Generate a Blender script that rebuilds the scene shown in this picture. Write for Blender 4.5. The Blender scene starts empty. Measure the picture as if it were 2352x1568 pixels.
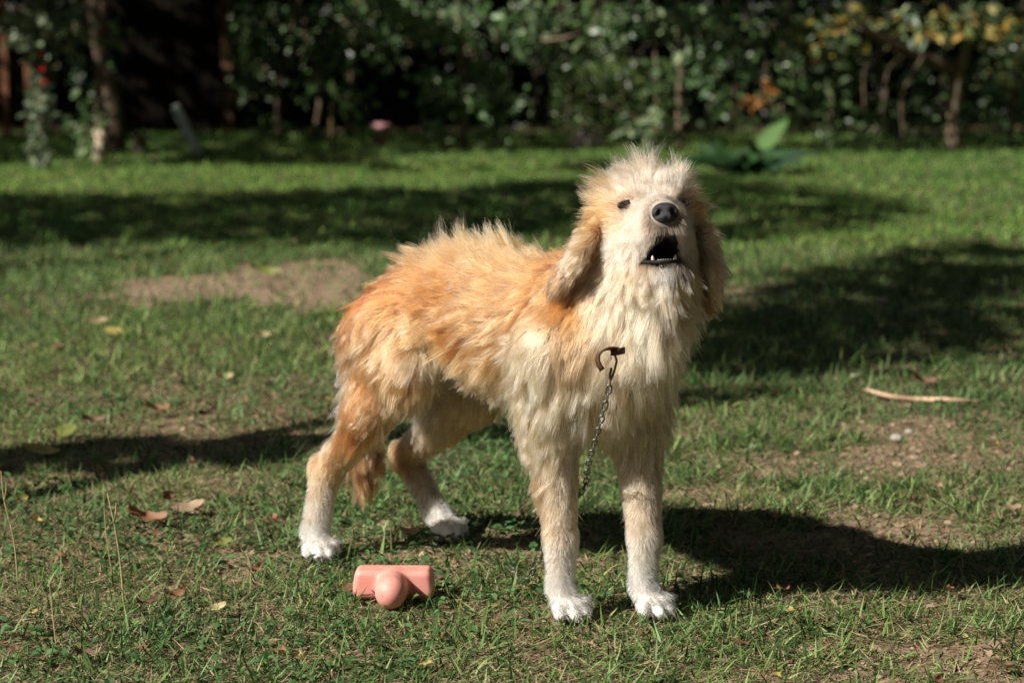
import bpy, bmesh, math, random
import numpy as np
from mathutils import Vector, Matrix, kdtree

random.seed(11)
rng = np.random.default_rng(11)
scene = bpy.context.scene
COL = scene.collection

# ------------------------------------------------------------------ camera, light, exposure
CAM_H, PITCH, FPX = 1.065, math.radians(8.49), 85 / 36 * 1024
cam_d = bpy.data.cameras.new("camera")
cam = bpy.data.objects.new("camera", cam_d)
COL.objects.link(cam)
cam.location = (0, 0, CAM_H)
cam.rotation_euler = (math.radians(90) - PITCH, 0, 0)
cam_d.lens, cam_d.sensor_width = 85, 36
cam_d.clip_end = 500
cam_d.dof.use_dof = True
cam_d.dof.focus_distance = 3.92
cam_d.dof.aperture_fstop = 4.2
cam_d.dof.aperture_blades = 8
scene.camera = cam

SH = np.array([1.12, 0.66])                     # ground offset of a shadow per metre of height
sun_dir = Vector((SH[0], SH[1], -1)).normalized()
SUN_EL = math.atan2(1, float(np.hypot(*SH)))
world = bpy.data.worlds.new("World")
scene.world = world
world.use_nodes = True
wn = world.node_tree
sky = wn.nodes.new("ShaderNodeTexSky")
sky.sky_type = 'NISHITA'
sky.sun_disc = False
sky.sun_elevation = SUN_EL
sky.sun_rotation = math.atan2(-SH[0], -SH[1])
wn.links.new(sky.outputs[0], wn.nodes["Background"].inputs[0])
wn.nodes["Background"].inputs[1].default_value = 0.05
sun_l = bpy.data.lights.new("sun", 'SUN')
sun_l.energy, sun_l.angle, sun_l.color = 5.0, math.radians(0.53), (1.0, 0.95, 0.89)
sun_o = bpy.data.objects.new("sun", sun_l)
COL.objects.link(sun_o)
sun_o.rotation_euler = sun_dir.to_track_quat('-Z', 'Y').to_euler()
sun_o.location = (-10, -6, 10)
scene.view_settings.view_transform = 'Standard'
scene.view_settings.look = 'None'
scene.view_settings.exposure = 0.65
scene.view_settings.gamma = 1
scene.view_settings.use_curve_mapping = False
scene.cycles.max_bounces = 10
scene.cycles.use_denoising = True
scene.cycles.denoising_prefilter = 'NONE'
scene.cycles.use_adaptive_sampling = False

# ------------------------------------------------------------------ helpers
K = 1024 / 2352                                  # photo measurements were taken on a 2352 px wide copy

def ray(px, py):
    u, v = px * K, py * K
    x, y = (u - 512) / FPX, (341 - v) / FPX
    c, s = math.cos(PITCH), math.sin(PITCH)
    return np.array([x, c + y * s, -s + y * c])

def at(px, py, Y):                                # the point at depth Y
    r = ray(px, py)
    return np.array([0, 0, CAM_H]) + r * (Y / r[1])

def gnd(px, py, z=0.0):                           # the point on the ground
    r = ray(px, py)
    return np.array([0, 0, CAM_H]) + r * ((z - CAM_H) / r[2])

def unit(v):
    v = np.asarray(v, float)
    return v / (np.linalg.norm(v, axis=-1, keepdims=True) + 1e-12)

def tag(o, label=None, cat=None, group=None, kind=None):
    if label: o['label'] = label
    if cat: o['category'] = cat
    if group: o['group'] = group
    if kind: o['kind'] = kind
    return o

def link(name, data, parent=None, mat=None):
    o = bpy.data.objects.new(name, data)
    COL.objects.link(o)
    if parent is not None: o.parent = parent
    if mat is not None and data is not None and len(data.materials) == 0: data.materials.append(mat)
    return o

def empty(name, loc, label, cat, group=None):
    o = bpy.data.objects.new(name, None)
    COL.objects.link(o)
    o.location = loc
    o.empty_display_size = 0.05
    return tag(o, label, cat, group)

def part(name, me, parent, mat):                  # a part whose mesh is given in world coordinates
    o = link(name, me, parent, mat)
    if parent is not None:
        loc = Vector((0, 0, 0))
        p = parent
        while p is not None:
            loc += Vector(p.location); p = p.parent
        me.transform(Matrix.Translation(-loc))
    return o

def mesh_np(name, verts, faces, smooth=False, col=None):
    verts = np.asarray(verts, np.float32); faces = np.asarray(faces, np.int32)
    me = bpy.data.meshes.new(name)
    me.vertices.add(len(verts)); me.vertices.foreach_set("co", verts.ravel())
    n, k = faces.shape
    me.loops.add(n * k); me.loops.foreach_set("vertex_index", faces.ravel())
    me.polygons.add(n)
    me.polygons.foreach_set("loop_start", np.arange(0, n * k, k, dtype=np.int32))
    me.polygons.foreach_set("use_smooth", np.full(n, smooth))
    me.update(calc_edges=True)
    if col is not None:
        a = me.color_attributes.new("Col", 'FLOAT_COLOR', 'POINT')
        c = np.ones((len(verts), 4), np.float32); c[:, :3] = col
        a.data.foreach_set("color", c.ravel())
    return me

def tube(pts, rad, seg=8, cap=True):
    pts = np.asarray(pts, float); n = len(pts)
    rad = np.broadcast_to(np.asarray(rad, float), (n,))
    V, Fc = [], []
    tang = unit(np.gradient(pts, axis=0))
    up = np.array([0, 0, 1.0]) if abs(tang[0][2]) < .9 else np.array([1.0, 0, 0])
    a = unit(np.cross(up, tang[0]))
    for i in range(n):
        a = unit(a - tang[i] * np.dot(a, tang[i])); b = np.cross(tang[i], a)
        for k in range(seg):
            t = 2 * math.pi * k / seg
            V.append(pts[i] + rad[i] * (math.cos(t) * a + math.sin(t) * b))
    for i in range(n - 1):
        for k in range(seg):
            k2 = (k + 1) % seg
            Fc.append((i * seg + k, i * seg + k2, (i + 1) * seg + k2, (i + 1) * seg + k))
    if cap:
        Fc.append(tuple(range(seg))[::-1]); Fc.append(tuple((n - 1) * seg + k for k in range(seg)))
    return V, Fc

def mesh_py(name, V, Fc, smooth=True):
    me = bpy.data.meshes.new(name)
    me.from_pydata([tuple(map(float, v)) for v in V], [], Fc)
    if smooth:
        for p in me.polygons: p.use_smooth = True
    me.update()
    return me

def spline(pts, n):
    pts = np.asarray(pts, float)
    m = len(pts); P = np.vstack([2 * pts[0] - pts[1], pts, 2 * pts[-1] - pts[-2]])
    out = []
    for t in np.linspace(0, m - 1 - 1e-9, n):
        i = int(t); f = t - i
        p0, p1, p2, p3 = P[i], P[i + 1], P[i + 2], P[i + 3]
        out.append(.5 * (2 * p1 + (p2 - p0) * f + (2 * p0 - 5 * p1 + 4 * p2 - p3) * f ** 2 + (3 * p1 - p0 - 3 * p2 + p3) * f ** 3))
    return np.array(out)

# smooth value noise on numpy arrays
_tab = rng.random((64, 64, 16)).astype(np.float32)
def noise2(x, y, s=1.0, ch=0):
    x = np.asarray(x, float) * s + 100.37 + ch * 7.1; y = np.asarray(y, float) * s + 100.71 + ch * 3.3
    i, j = np.floor(x).astype(int), np.floor(y).astype(int)
    fx, fy = x - i, y - j
    fx, fy = fx * fx * (3 - 2 * fx), fy * fy * (3 - 2 * fy)
    T = _tab[:, :, ch % 16]
    g = lambda a, b: T[a % 64, b % 64]
    return (g(i, j) * (1 - fx) + g(i + 1, j) * fx) * (1 - fy) + (g(i, j + 1) * (1 - fx) + g(i + 1, j + 1) * fx) * fy

def in_poly(px, py, poly):
    px = np.asarray(px); py = np.asarray(py)
    r = np.zeros(px.shape, bool); n = len(poly)
    for i in range(n):
        x1, y1 = poly[i]; x2, y2 = poly[(i + 1) % n]
        c = ((y1 > py) != (y2 > py)) & (px < (x2 - x1) * (py - y1) / (y2 - y1 + 1e-12) + x1)
        r ^= c
    return r

def gpoly(pts):
    return [tuple(gnd(*p)[:2]) for p in pts]

# ------------------------------------------------------------------ materials
def new_mat(name):
    m = bpy.data.materials.new(name); m.use_nodes = True
    nt = m.node_tree
    return m, nt, nt.nodes["Principled BSDF"]

def mat_plain(name, col, rough=.7, var=.25, scale=30, bump=0.0, metal=0.0, col2=None, spec=.3):
    m, nt, p = new_mat(name)
    tc = nt.nodes.new("ShaderNodeTexCoord")
    no = nt.nodes.new("ShaderNodeTexNoise"); no.inputs["Scale"].default_value = scale; no.inputs["Detail"].default_value = 6
    nt.links.new(tc.outputs["Object"], no.inputs["Vector"])
    cr = nt.nodes.new("ShaderNodeValToRGB")
    c2 = col2 or tuple(c * (1 - var) for c in col); c1 = col if col2 else tuple(min(1, c * (1 + var)) for c in col)
    cr.color_ramp.elements[0].color = (*c2, 1); cr.color_ramp.elements[1].color = (*c1, 1)
    cr.color_ramp.elements[0].position = .3; cr.color_ramp.elements[1].position = .7
    nt.links.new(no.outputs["Fac"], cr.inputs["Fac"]); nt.links.new(cr.outputs["Color"], p.inputs["Base Color"])
    p.inputs["Roughness"].default_value = rough; p.inputs["Metallic"].default_value = metal
    p.inputs["Specular IOR Level"].default_value = spec
    if bump:
        b = nt.nodes.new("ShaderNodeBump"); b.inputs["Strength"].default_value = bump; b.inputs["Distance"].default_value = .004
        nt.links.new(no.outputs["Fac"], b.inputs["Height"]); nt.links.new(b.outputs["Normal"], p.inputs["Normal"])
    return m

def mat_leaf(name, transl=.3, rough=.5, spec=.35, gain=1.0, tint=None):
    """colour comes from the per leaf attribute (or a fixed tint); thin leaf: part of the light passes through"""
    m, nt, p = new_mat(name)
    if tint is None:
        a = nt.nodes.new("ShaderNodeAttribute"); a.attribute_name = "Col"; src = a.outputs["Color"]
    else:
        rgb = nt.nodes.new("ShaderNodeRGB"); rgb.outputs[0].default_value = (*tint, 1)
        tc = nt.nodes.new("ShaderNodeTexCoord")
        no = nt.nodes.new("ShaderNodeTexNoise"); no.inputs["Scale"].default_value = 60
        nt.links.new(tc.outputs["Object"], no.inputs["Vector"])
        mx = nt.nodes.new("ShaderNodeMixRGB"); mx.blend_type = 'MULTIPLY'; mx.inputs[0].default_value = .55
        nt.links.new(rgb.outputs[0], mx.inputs[1]); nt.links.new(no.outputs["Fac"], mx.inputs[2]); src = mx.outputs[0]
    nt.links.new(src, p.inputs["Base Color"])
    p.inputs["Roughness"].default_value = rough; p.inputs["Specular IOR Level"].default_value = spec
    t = nt.nodes.new("ShaderNodeBsdfTranslucent"); nt.links.new(src, t.inputs["Color"])
    ms = nt.nodes.new("ShaderNodeMixShader"); ms.inputs[0].default_value = transl
    nt.links.new(p.outputs[0], ms.inputs[1]); nt.links.new(t.outputs[0], ms.inputs[2])
    nt.links.new(ms.outputs[0], nt.nodes["Material Output"].inputs["Surface"])
    return m

M_grass = mat_leaf("grass_blades", .33, .6, .15)
M_leaf = mat_leaf("foliage", .30, .38, .5)
M_bark = mat_plain("bark", (.10, .07, .045), .9, .5, 25, .8)
M_bark_pale = mat_plain("pale_bark", (.15, .115, .075), .9, .35, 25, .6)
M_lime = mat_plain("limewashed_bark", (.55, .44, .31), .9, .25, 20, .5)
M_darkwood = mat_plain("dark_boards", (.010, .008, .006), .95, .4, 12, .4, 0, None, .05)
M_orangewood = mat_plain("orange_wood", (.17, .066, .032), .7, .3, 12, .3)
M_brownpost = mat_plain("brown_post", (.085, .045, .018), .8, .3, 12, .3)

# ------------------------------------------------------------------ shade and soil maps (what the trees shade, where grass is worn away)
SOIL = [gpoly([(170, 690), (260, 660), (430, 622), (600, 610), (880, 600), (900, 690), (700, 712), (560, 695), (380, 690), (260, 700)]),
        gpoly([(1640, 665), (1760, 655), (1780, 700), (1650, 712)]),
        gpoly([(1900, 985), (2050, 935), (2230, 925), (2250, 985), (2180, 1040), (1980, 1060)]),
        gpoly([(290, 1270), (520, 1255), (700, 1260), (640, 1310), (400, 1335), (270, 1325)]),
        gpoly([(1960, 1500), (2352, 1440), (2400, 1600), (1900, 1600)]),
        gpoly([(1100, 1010), (1215, 1000), (1225, 1040), (1100, 1035)])]
SOIL_W = [.90, .85, .9, .75, .85, .8]

def soil(x, y):
    w = np.zeros(np.shape(x))
    jx = x + (noise2(x, y, 7, 1) - .5) * .26 + (noise2(x, y, 23, 4) - .5) * .14; jy = y + (noise2(x, y, 5, 2) - .5) * .5 + (noise2(x, y, 19, 5) - .5) * .35
    for p, s in zip(SOIL, SOIL_W):
        w = np.maximum(w, in_poly(jx, jy, p) * s)
    wear = np.clip((noise2(x, y, 2.3, 3) * .55 + noise2(x, y, 7.5, 4) * .45 - .42) * 3.6, 0, .88)
    near = np.clip((7.4 - y) / 2.5, 0, 1)
    return np.maximum(w, wear * near)

def height(x, y):
    h = (noise2(x, y, 1.7, 5) - .5) * .02 + (noise2(x, y, 5.1, 6) - .5) * .010
    h = h * np.clip((np.hypot(x + .04, (y - 4.2)) - .35) * 2.2, .15, 1)
    m = np.exp(-(((x + 1.15) / .75) ** 2 + ((y - 8.3) / .45) ** 2))
    return h + .022 * m

# ------------------------------------------------------------------ ground
gx = np.unique(np.concatenate([np.linspace(-40, -4, 20), np.linspace(-4, 4, 200), np.linspace(4, 40, 20)]))
gy = np.unique(np.concatenate([np.linspace(-20, 2.5, 14), np.linspace(2.5, 19, 330), np.linspace(19, 70, 20)]))
GX, GY = np.meshgrid(gx, gy)
inner = (abs(GX) < 4) & (GY > 2.5) & (GY < 19)
GZ = np.where(inner, height(GX, GY), 0)
S = np.where(inner, soil(GX, GY), 0.0)
nx, ny = len(gx), len(gy)
idx = np.arange(nx * ny).reshape(ny, nx)
fc = np.stack([idx[:-1, :-1], idx[:-1, 1:], idx[1:, 1:], idx[1:, :-1]], -1).reshape(-1, 4)
me = mesh_np("lawn_ground", np.stack([GX, GY, GZ], -1).reshape(-1, 3), fc, True, np.repeat(S.reshape(-1, 1), 3, 1))
m, nt, p = new_mat("lawn_soil")
a = nt.nodes.new("ShaderNodeAttribute"); a.attribute_name = "Col"
tc = nt.nodes.new("ShaderNodeTexCoord")
def tex(scale, det=8):
    n = nt.nodes.new("ShaderNodeTexNoise"); n.inputs["Scale"].default_value = scale; n.inputs["Detail"].default_value = det
    n.inputs["Roughness"].default_value = .65
    nt.links.new(tc.outputs["Object"], n.inputs["Vector"]); return n
def ramp(src, stops):
    r = nt.nodes.new("ShaderNodeValToRGB")
    while len(r.color_ramp.elements) < len(stops): r.color_ramp.elements.new(.5)
    for e, (ps, c) in zip(r.color_ramp.elements, stops): e.position = ps; e.color = (*c, 1)
    nt.links.new(src, r.inputs["Fac"]); return r.outputs["Color"]
n1, n2, n3 = tex(55), tex(9), tex(160)
turf = ramp(n1.outputs["Fac"], [(.3, (.035, .030, .016)), (.5, (.10, .085, .042)), (.66, (.24, .18, .11))])
dirt = ramp(n2.outputs["Fac"], [(.3, (.19, .135, .085)), (.5, (.29, .21, .135)), (.7, (.37, .275, .185))])
mx = nt.nodes.new("ShaderNodeMixRGB"); nt.links.new(a.outputs["Fac"], mx.inputs[0])
nt.links.new(turf, mx.inputs[1]); nt.links.new(dirt, mx.inputs[2]); nt.links.new(mx.outputs[0], p.inputs["Base Color"])
p.inputs["Roughness"].default_value = .95; p.inputs["Specular IOR Level"].default_value = .1
b = nt.nodes.new("ShaderNodeBump"); b.inputs["Strength"].default_value = .9; b.inputs["Distance"].default_value = .012
nt.links.new(n1.outputs["Fac"], b.inputs["Height"]); nt.links.new(b.outputs["Normal"], p.inputs["Normal"])
tag(link("lawn_ground", me, None, m), "worn lawn with bare patches of pale soil", None, None, "structure")

# ------------------------------------------------------------------ grass
def blade_mesh(name, x, y, L, W, az, tilt, bend, col, seg):
    n = len(x)
    z = height(x, y) - .003
    d = np.stack([np.cos(az), np.sin(az), np.zeros(n)], -1)
    side = np.stack([-np.sin(az), np.cos(az), np.zeros(n)], -1)
    tw = rng.normal(0, .5, n)[:, None]
    side = unit(side * np.cos(tw) + np.array([0, 0, 1.0]) * np.sin(tw) * .6)
    base = np.stack([x, y, z], -1)
    rows, cols = [], []
    pos = base.copy()
    for i in range(seg + 1):
        t = i / seg
        w = W * (1 - t ** 1.6) * (.75 + .5 * t * (1 - t) * 4 * .5)
        cc = col * (.82 + .3 * t)
        if i < seg:
            rows += [pos - side * w[:, None] / 2, pos + side * w[:, None] / 2]; cols += [cc, cc]
        else:
            rows += [pos.copy()]; cols += [cc]
        ang = tilt + bend * (t + .5 / seg)
        stp = d * np.sin(ang)[:, None] + np.array([0, 0, 1.0]) * np.cos(ang)[:, None]
        pos = pos + stp * (L / seg)[:, None]
        gz = height(pos[:, 0], pos[:, 1]) + .002
        pos[:, 2] = np.maximum(pos[:, 2], gz)
    k = 2 * seg + 1
    V = np.stack(rows, 1).reshape(-1, 3); C = np.stack(cols, 1).reshape(-1, 3)
    o = np.arange(n)[:, None] * k
    T = []
    for i in range(seg - 1):
        T += [o + np.array([2 * i, 2 * i + 1, 2 * i + 3]), o + np.array([2 * i, 2 * i + 3, 2 * i + 2])]
    T += [o + np.array([2 * seg - 2, 2 * seg - 1, 2 * seg])]
    return mesh_np(name, V, np.concatenate(T), False, C)

def scatter(y0, y1, dens, margin=.55, cl=0):
    A = .424 * (y1 ** 2 - y0 ** 2) / 2 + 2 * margin * (y1 - y0)
    n = int(A * dens)
    hw1 = .212 * y1 + margin
    y = rng.uniform(y0, y1, int(n * 1.9)); x = rng.uniform(-hw1, hw1, len(y))
    k = abs(x) < .212 * y + margin
    return x[k], y[k]

def grass_cols(x, y, n):
    lush = np.clip(noise2(x, y, 1.3, 7) * .7 + noise2(x, y, 6, 8) * .5 - .1, 0, 1)
    t = rng.random(n)
    dark, mid, pale = np.array([.036, .088, .020]), np.array([.140, .232, .062]), np.array([.300, .385, .155])
    c = np.where((t < .38)[:, None], dark, np.where((t < .78)[:, None], mid, pale))
    c = c * rng.uniform(.7, 1.35, n)[:, None]
    blue = rng.random(n) < .15
    c[blue] *= np.array([.85, 1.0, 1.2])
    return c, lush

def grass_zone(name, y0, y1, dens, Lr, Wr, seg, straw):
    x, y = scatter(y0, y1, dens)
    s = soil(x, y)
    # tufts: density varies at hand-width scale
    cl = noise2(x, y, 14, 9) * .6 + noise2(x, y, 33, 10) * .4
    keep = rng.random(len(x)) < (1 - s * 1.0) * np.clip(.25 + cl * 1.3, 0, 1)
    x, y, cl = x[keep], y[keep], cl[keep]; n = len(x)
    col, lush = grass_cols(x, y, n)
    L = rng.uniform(*Lr, n) * (.6 + .8 * cl)
    W = rng.uniform(*Wr, n)
    az = rng.uniform(0, 2 * np.pi, n); tilt = np.abs(rng.normal(1.12 if y0 < 6 else .92, .36, n)); bend = rng.normal(.45, .5, n)
    patch = np.clip(noise2(x, y, 1.1, 12) * .6 + noise2(x, y, 3.7, 13) * .55 - .1, 0, 1)[:, None]
    col = col * (np.array([.72, .80, .85]) * (1 - patch) + np.array([1.22, 1.12, .95]) * patch)
    if y0 > 9: col *= np.array([1.12, 1.22, .92])
    dry = rng.random(n) < straw * (1.35 - lush)
    sc = np.array([.42, .32, .19]) * rng.uniform(.55, 1.25, n)[:, None]
    col[dry] = sc[dry]
    tilt[dry] = rng.uniform(1.15, 1.5, dry.sum()); bend[dry] *= .3; L[dry] *= 1.1; W[dry] *= .75
    return blade_mesh(name, x, y, L, W, az, tilt, bend, col, seg)

g = link("grass", grass_zone("near_grass", 3.3, 6.2, 19000, (.022, .062), (.0028, .0054), 3, .50), None, M_grass)
tag(g, "short trampled grass with dry straw around the dog", "grass", None, "stuff")
g = link("grass", grass_zone("middle_grass", 6.2, 9.6, 6500, (.03, .075), (.0035, .006), 2, .30), None, M_grass)
tag(g, "green lawn grass behind the dog", "grass", None, "stuff")
g = link("grass", grass_zone("far_grass", 9.6, 17.0, 3000, (.026, .062), (.005, .009), 2, .14), None, M_grass)
tag(g, "soft green lawn grass in front of the shrubs", "grass", None, "stuff")

# broken straw and leaf crumbs lying flat on the near ground, and tiny creeping weeds
x, y = scatter(3.3, 7.2, 5200)
n = len(x); col = np.array([.44, .34, .21]) * rng.uniform(.45, 1.25, n)[:, None]
red = rng.random(n) < .3; col[red] = np.array([.24, .125, .07]) * rng.uniform(.6, 1.3, red.sum())[:, None]
tag(link("straw", blade_mesh("dry_straw", x, y, rng.uniform(.012, .055, n), rng.uniform(.0014, .0045, n), rng.uniform(0, 6.28, n),
    rng.uniform(1.25, 1.5, n), rng.normal(0, .12, n), col, 2), None, M_grass), "dry straw and leaf crumbs lying among the grass", "straw", None, "stuff")

def leaves_mesh(name, P, axis, nrm, L, W, col, fold=.25):
    """n folded leaves, 6 triangles each"""
    axis = unit(axis); side = unit(np.cross(nrm, axis)); nrm = np.cross(axis, side)
    n = len(P); L = L[:, None]; W = W[:, None]
    f = nrm * W * fold
    v = [P, P + axis * L * .33 - side * W * .5 + f, P + axis * L * .70 - side * W * .40 + f, P + axis * L - nrm * L * .08,
         P + axis * L * .70 + side * W * .40 + f, P + axis * L * .33 + side * W * .5 + f, P + axis * L * .5]
    V = np.stack(v, 1).reshape(-1, 3)
    o = np.arange(n)[:, None] * 7
    T = np.concatenate([o + np.array(t) for t in ([0, 6, 1], [1, 6, 2], [2, 6, 3], [3, 6, 4], [4, 6, 5], [5, 6, 0])])
    return mesh_np(name, V, T, False, np.repeat(col, 7, 0))

x, y = scatter(3.3, 6.2, 650)
k = noise2(x, y, 2.2, 11) * (x < .1) + noise2(x, y, 2.2, 11) * .62 * (x >= .1) > .5
x, y = x[k], y[k]; n = len(x)
P = np.stack([x, y, height(x, y) + rng.uniform(.006, .022, n)], -1)
az = rng.uniform(0, 6.28, n)
tag(link("creeping_weed", leaves_mesh("weeds", P, np.stack([np.cos(az), np.sin(az), rng.normal(.1, .25, n)], -1),
    unit(np.stack([rng.normal(0, .3, n), rng.normal(0, .3, n), np.ones(n)], -1)), rng.uniform(.010, .026, n), rng.uniform(.008, .016, n),
    np.array([.075, .15, .05]) * rng.uniform(.6, 1.5, n)[:, None]), None, M_grass), "small round leaved weeds creeping through the grass", "weeds", None, "stuff")

# ------------------------------------------------------------------ trees, shrubs and the shade they throw
GREENS = np.array([[.045, .090, .024], [.068, .128, .036], [.11, .18, .055], [.17, .22, .10]])

def leaf_cols(n, pal, wts=None):
    pal = np.asarray(pal); i = rng.choice(len(pal), n, p=wts)
    return pal[i] * rng.uniform(.75, 1.3, n)[:, None]

def blob_points(c, r, n, shell=.45):
    d = unit(rng.normal(size=(n, 3))); q = rng.uniform(shell, 1, n) ** (1 / 2)
    return np.asarray(c) + d * q[:, None] * np.asarray(r)

def foliage(name, P, size, cols, parent, mat=None, droop=.35, face=(-.3, -.5, .7), w=.52):
    n = len(P)
    ax = unit(rng.normal(size=(n, 3)) * np.array([1, 1, .6]) - np.array([0, 0, droop]))
    nr = unit(rng.normal(size=(n, 3)) * .75 + np.asarray(face))
    L = np.clip(size * np.exp(rng.normal(-.1, .34, n)), size * .35, size * 1.8)
    o = part(name, leaves_mesh(name, P, ax, nr, L, L * rng.uniform(w * .8, w * 1.2, n), cols), parent, mat or M_leaf)
    o['kind'] = 'stuff'
    return o

def leaf_proto(name, L, W):
    n = np.zeros((1, 3))
    me = leaves_mesh(name, n, np.array([[1.0, 0, 0]]), np.array([[0, 0, 1.0]]), np.array([L]), np.array([W]), np.ones((1, 3)), .18)
    return me

M_tint = {}
def tint_leaf(rgb, transl=.28, rough=.42):
    k = tuple(round(c, 3) for c in rgb)
    if k not in M_tint: M_tint[k] = mat_leaf("leaf_tint", transl, rough, .4 if rough < .5 else .12, 1, tuple(min(1, c * 1.5) for c in k))
    return M_tint[k]

PROTO = {}
def leaf_objs(parent, P, size, rgb_list, name="leaf", droop=.35, face=(-.3, -.5, .7), w=.5, axis=None):
    loc0 = Vector(parent.location)
    for i, p in enumerate(P):
        rgb = random.choice(rgb_list)
        key = (name, round(size, 3), round(w, 2), tuple(rgb))
        if key not in PROTO:
            PROTO[key] = leaf_proto(name, size, size * w); PROTO[key].materials.append(tint_leaf(rgb))
        o = bpy.data.objects.new(name, PROTO[key]); COL.objects.link(o); o.parent = parent
        ax = Vector(axis[i]) if axis is not None else Vector((random.gauss(0, 1), random.gauss(0, 1), random.gauss(0, .6) - droop))
        ax.normalize()
        nr = Vector((random.gauss(0, .6) + face[0], random.gauss(0, .6) + face[1], random.gauss(0, .6) + face[2]))
        sd = nr.cross(ax).normalized(); nr = ax.cross(sd)
        R = Matrix((ax, sd, nr)).transposed()
        o.rotation_euler = R.to_euler(); s = random.uniform(.75, 1.25); o.scale = (s, s, s)
        o.location = Vector(p) - loc0

def trunk_part(parent, pts, rad, mat, name="trunk", seg=9, n=14):
    sp = spline(pts, n); rr = np.interp(np.linspace(0, 1, n), np.linspace(0, 1, len(rad)), rad)
    rr = rr * (1 + .10 * np.sin(np.arange(n) * 2.1 + len(pts)))
    V, Fc = tube(sp, rr, seg)
    return part(name, mesh_py(name, V, Fc), parent, mat)

# shade polygons measured on the photograph, thrown by the trees left of the frame
SHADE = [
    dict(poly=gpoly([(-420, 452), (150, 444), (700, 440), (1050, 440), (1360, 405), (1420, 470), (1250, 545), (900, 575), (640, 545), (300, 570), (-420, 590)]), z=(3.0, 4.6), dens=560, trunk=(-4.6, 8.6)),
    dict(poly=gpoly([(1500, 395), (1800, 420), (2060, 455), (2080, 490), (1950, 530), (1780, 552), (1600, 560), (1500, 520)]), z=(3.6, 5.0), dens=430, trunk=(-3.9, 7.7)),
    dict(poly=gpoly([(1600, 735), (1750, 690), (1960, 606), (2140, 584), (2400, 562), (2500, 640), (2400, 830), (2190, 815), (2060, 846), (1900, 868), (1760, 905), (1500, 955)]), z=(2.9, 4.4), dens=800, trunk=(-3.0, 3.45)),
    dict(poly=gpoly([(-200, 1078), (60, 1042), (330, 1012), (520, 1022), (760, 985), (1000, 990), (1210, 990), (1210, 1012), (980, 1016), (760, 1048), (560, 1070), (250, 1066), (60, 1058), (-200, 1098)]), z=(2.2, 3.0), dens=900, trunk=(-4.2, 4.35)),
]
for i, s in enumerate(SHADE):
    poly = s['poly']; xs = [p[0] for p in poly]; ys = [p[1] for p in poly]
    area = (max(xs) - min(xs)) * (max(ys) - min(ys)); n = int(area * s['dens'])
    x = rng.uniform(min(xs), max(xs), n); y = rng.uniform(min(ys), max(ys), n)
    jk = .35 if i == 3 else 1
    ok = in_poly(x + (noise2(x, y, 5, 12) - .5) * .25 * jk, y + (noise2(x, y, 4, 13) - .5) * .35 * jk, poly)
    ok &= (noise2(x, y, 2.2, 14 + i) * .6 + noise2(x, y, 6, 3 + i) * .4) > (.10 if i in (2,) else .24 if i == 1 else .12)
    if i == 2: ok &= (noise2(x * .55, y * 1.5, 2.6, 9) * .65 + noise2(x * .6, y * 1.4, 6.5, 8) * .35) < .62
    x, y = x[ok], y[ok]; z = rng.uniform(*s['z'], len(x))
    P = np.stack([x - SH[0] * z, y - SH[1] * z, z], -1)
    tx, ty = s['trunk']
    c = P.mean(0)
    t = empty("garden_tree", (tx, ty, 0), ["broad leafy tree shading the far left lawn", "leafy tree shading the lawn right of the dog's head",
              "open crowned tree dappling the lawn on the right", "small low branched tree throwing a thin shadow streak"][i], "tree", "trees around the lawn")
    trunk_part(t, [(tx, ty, -.1), (tx + .1, ty, 1.2), (c[0] * .5 + tx * .5, c[1] * .5 + ty * .5, s['z'][0] * .8), (c[0], c[1], s['z'][1] * .85)], [[.13, .10, .07, .03], [.11, .08, .06, .03], [.055, .045, .035, .02], [.05, .04, .03, .02]][i], M_bark)
    for k in range(7):
        q = P[rng.integers(len(P))]
        b0 = np.array([c[0] * .5 + tx * .5, c[1] * .5 + ty * .5, s['z'][0] * .8])
        trunk_part(t, [b0, (b0 + q) / 2 + np.array([0, 0, .12]), q], [.035, .02, .006], M_bark, "limb", 6, 8)
    foliage("foliage", P, .11, leaf_cols(len(P), GREENS), t, None, .2, (0, 0, 1), .6)

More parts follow.
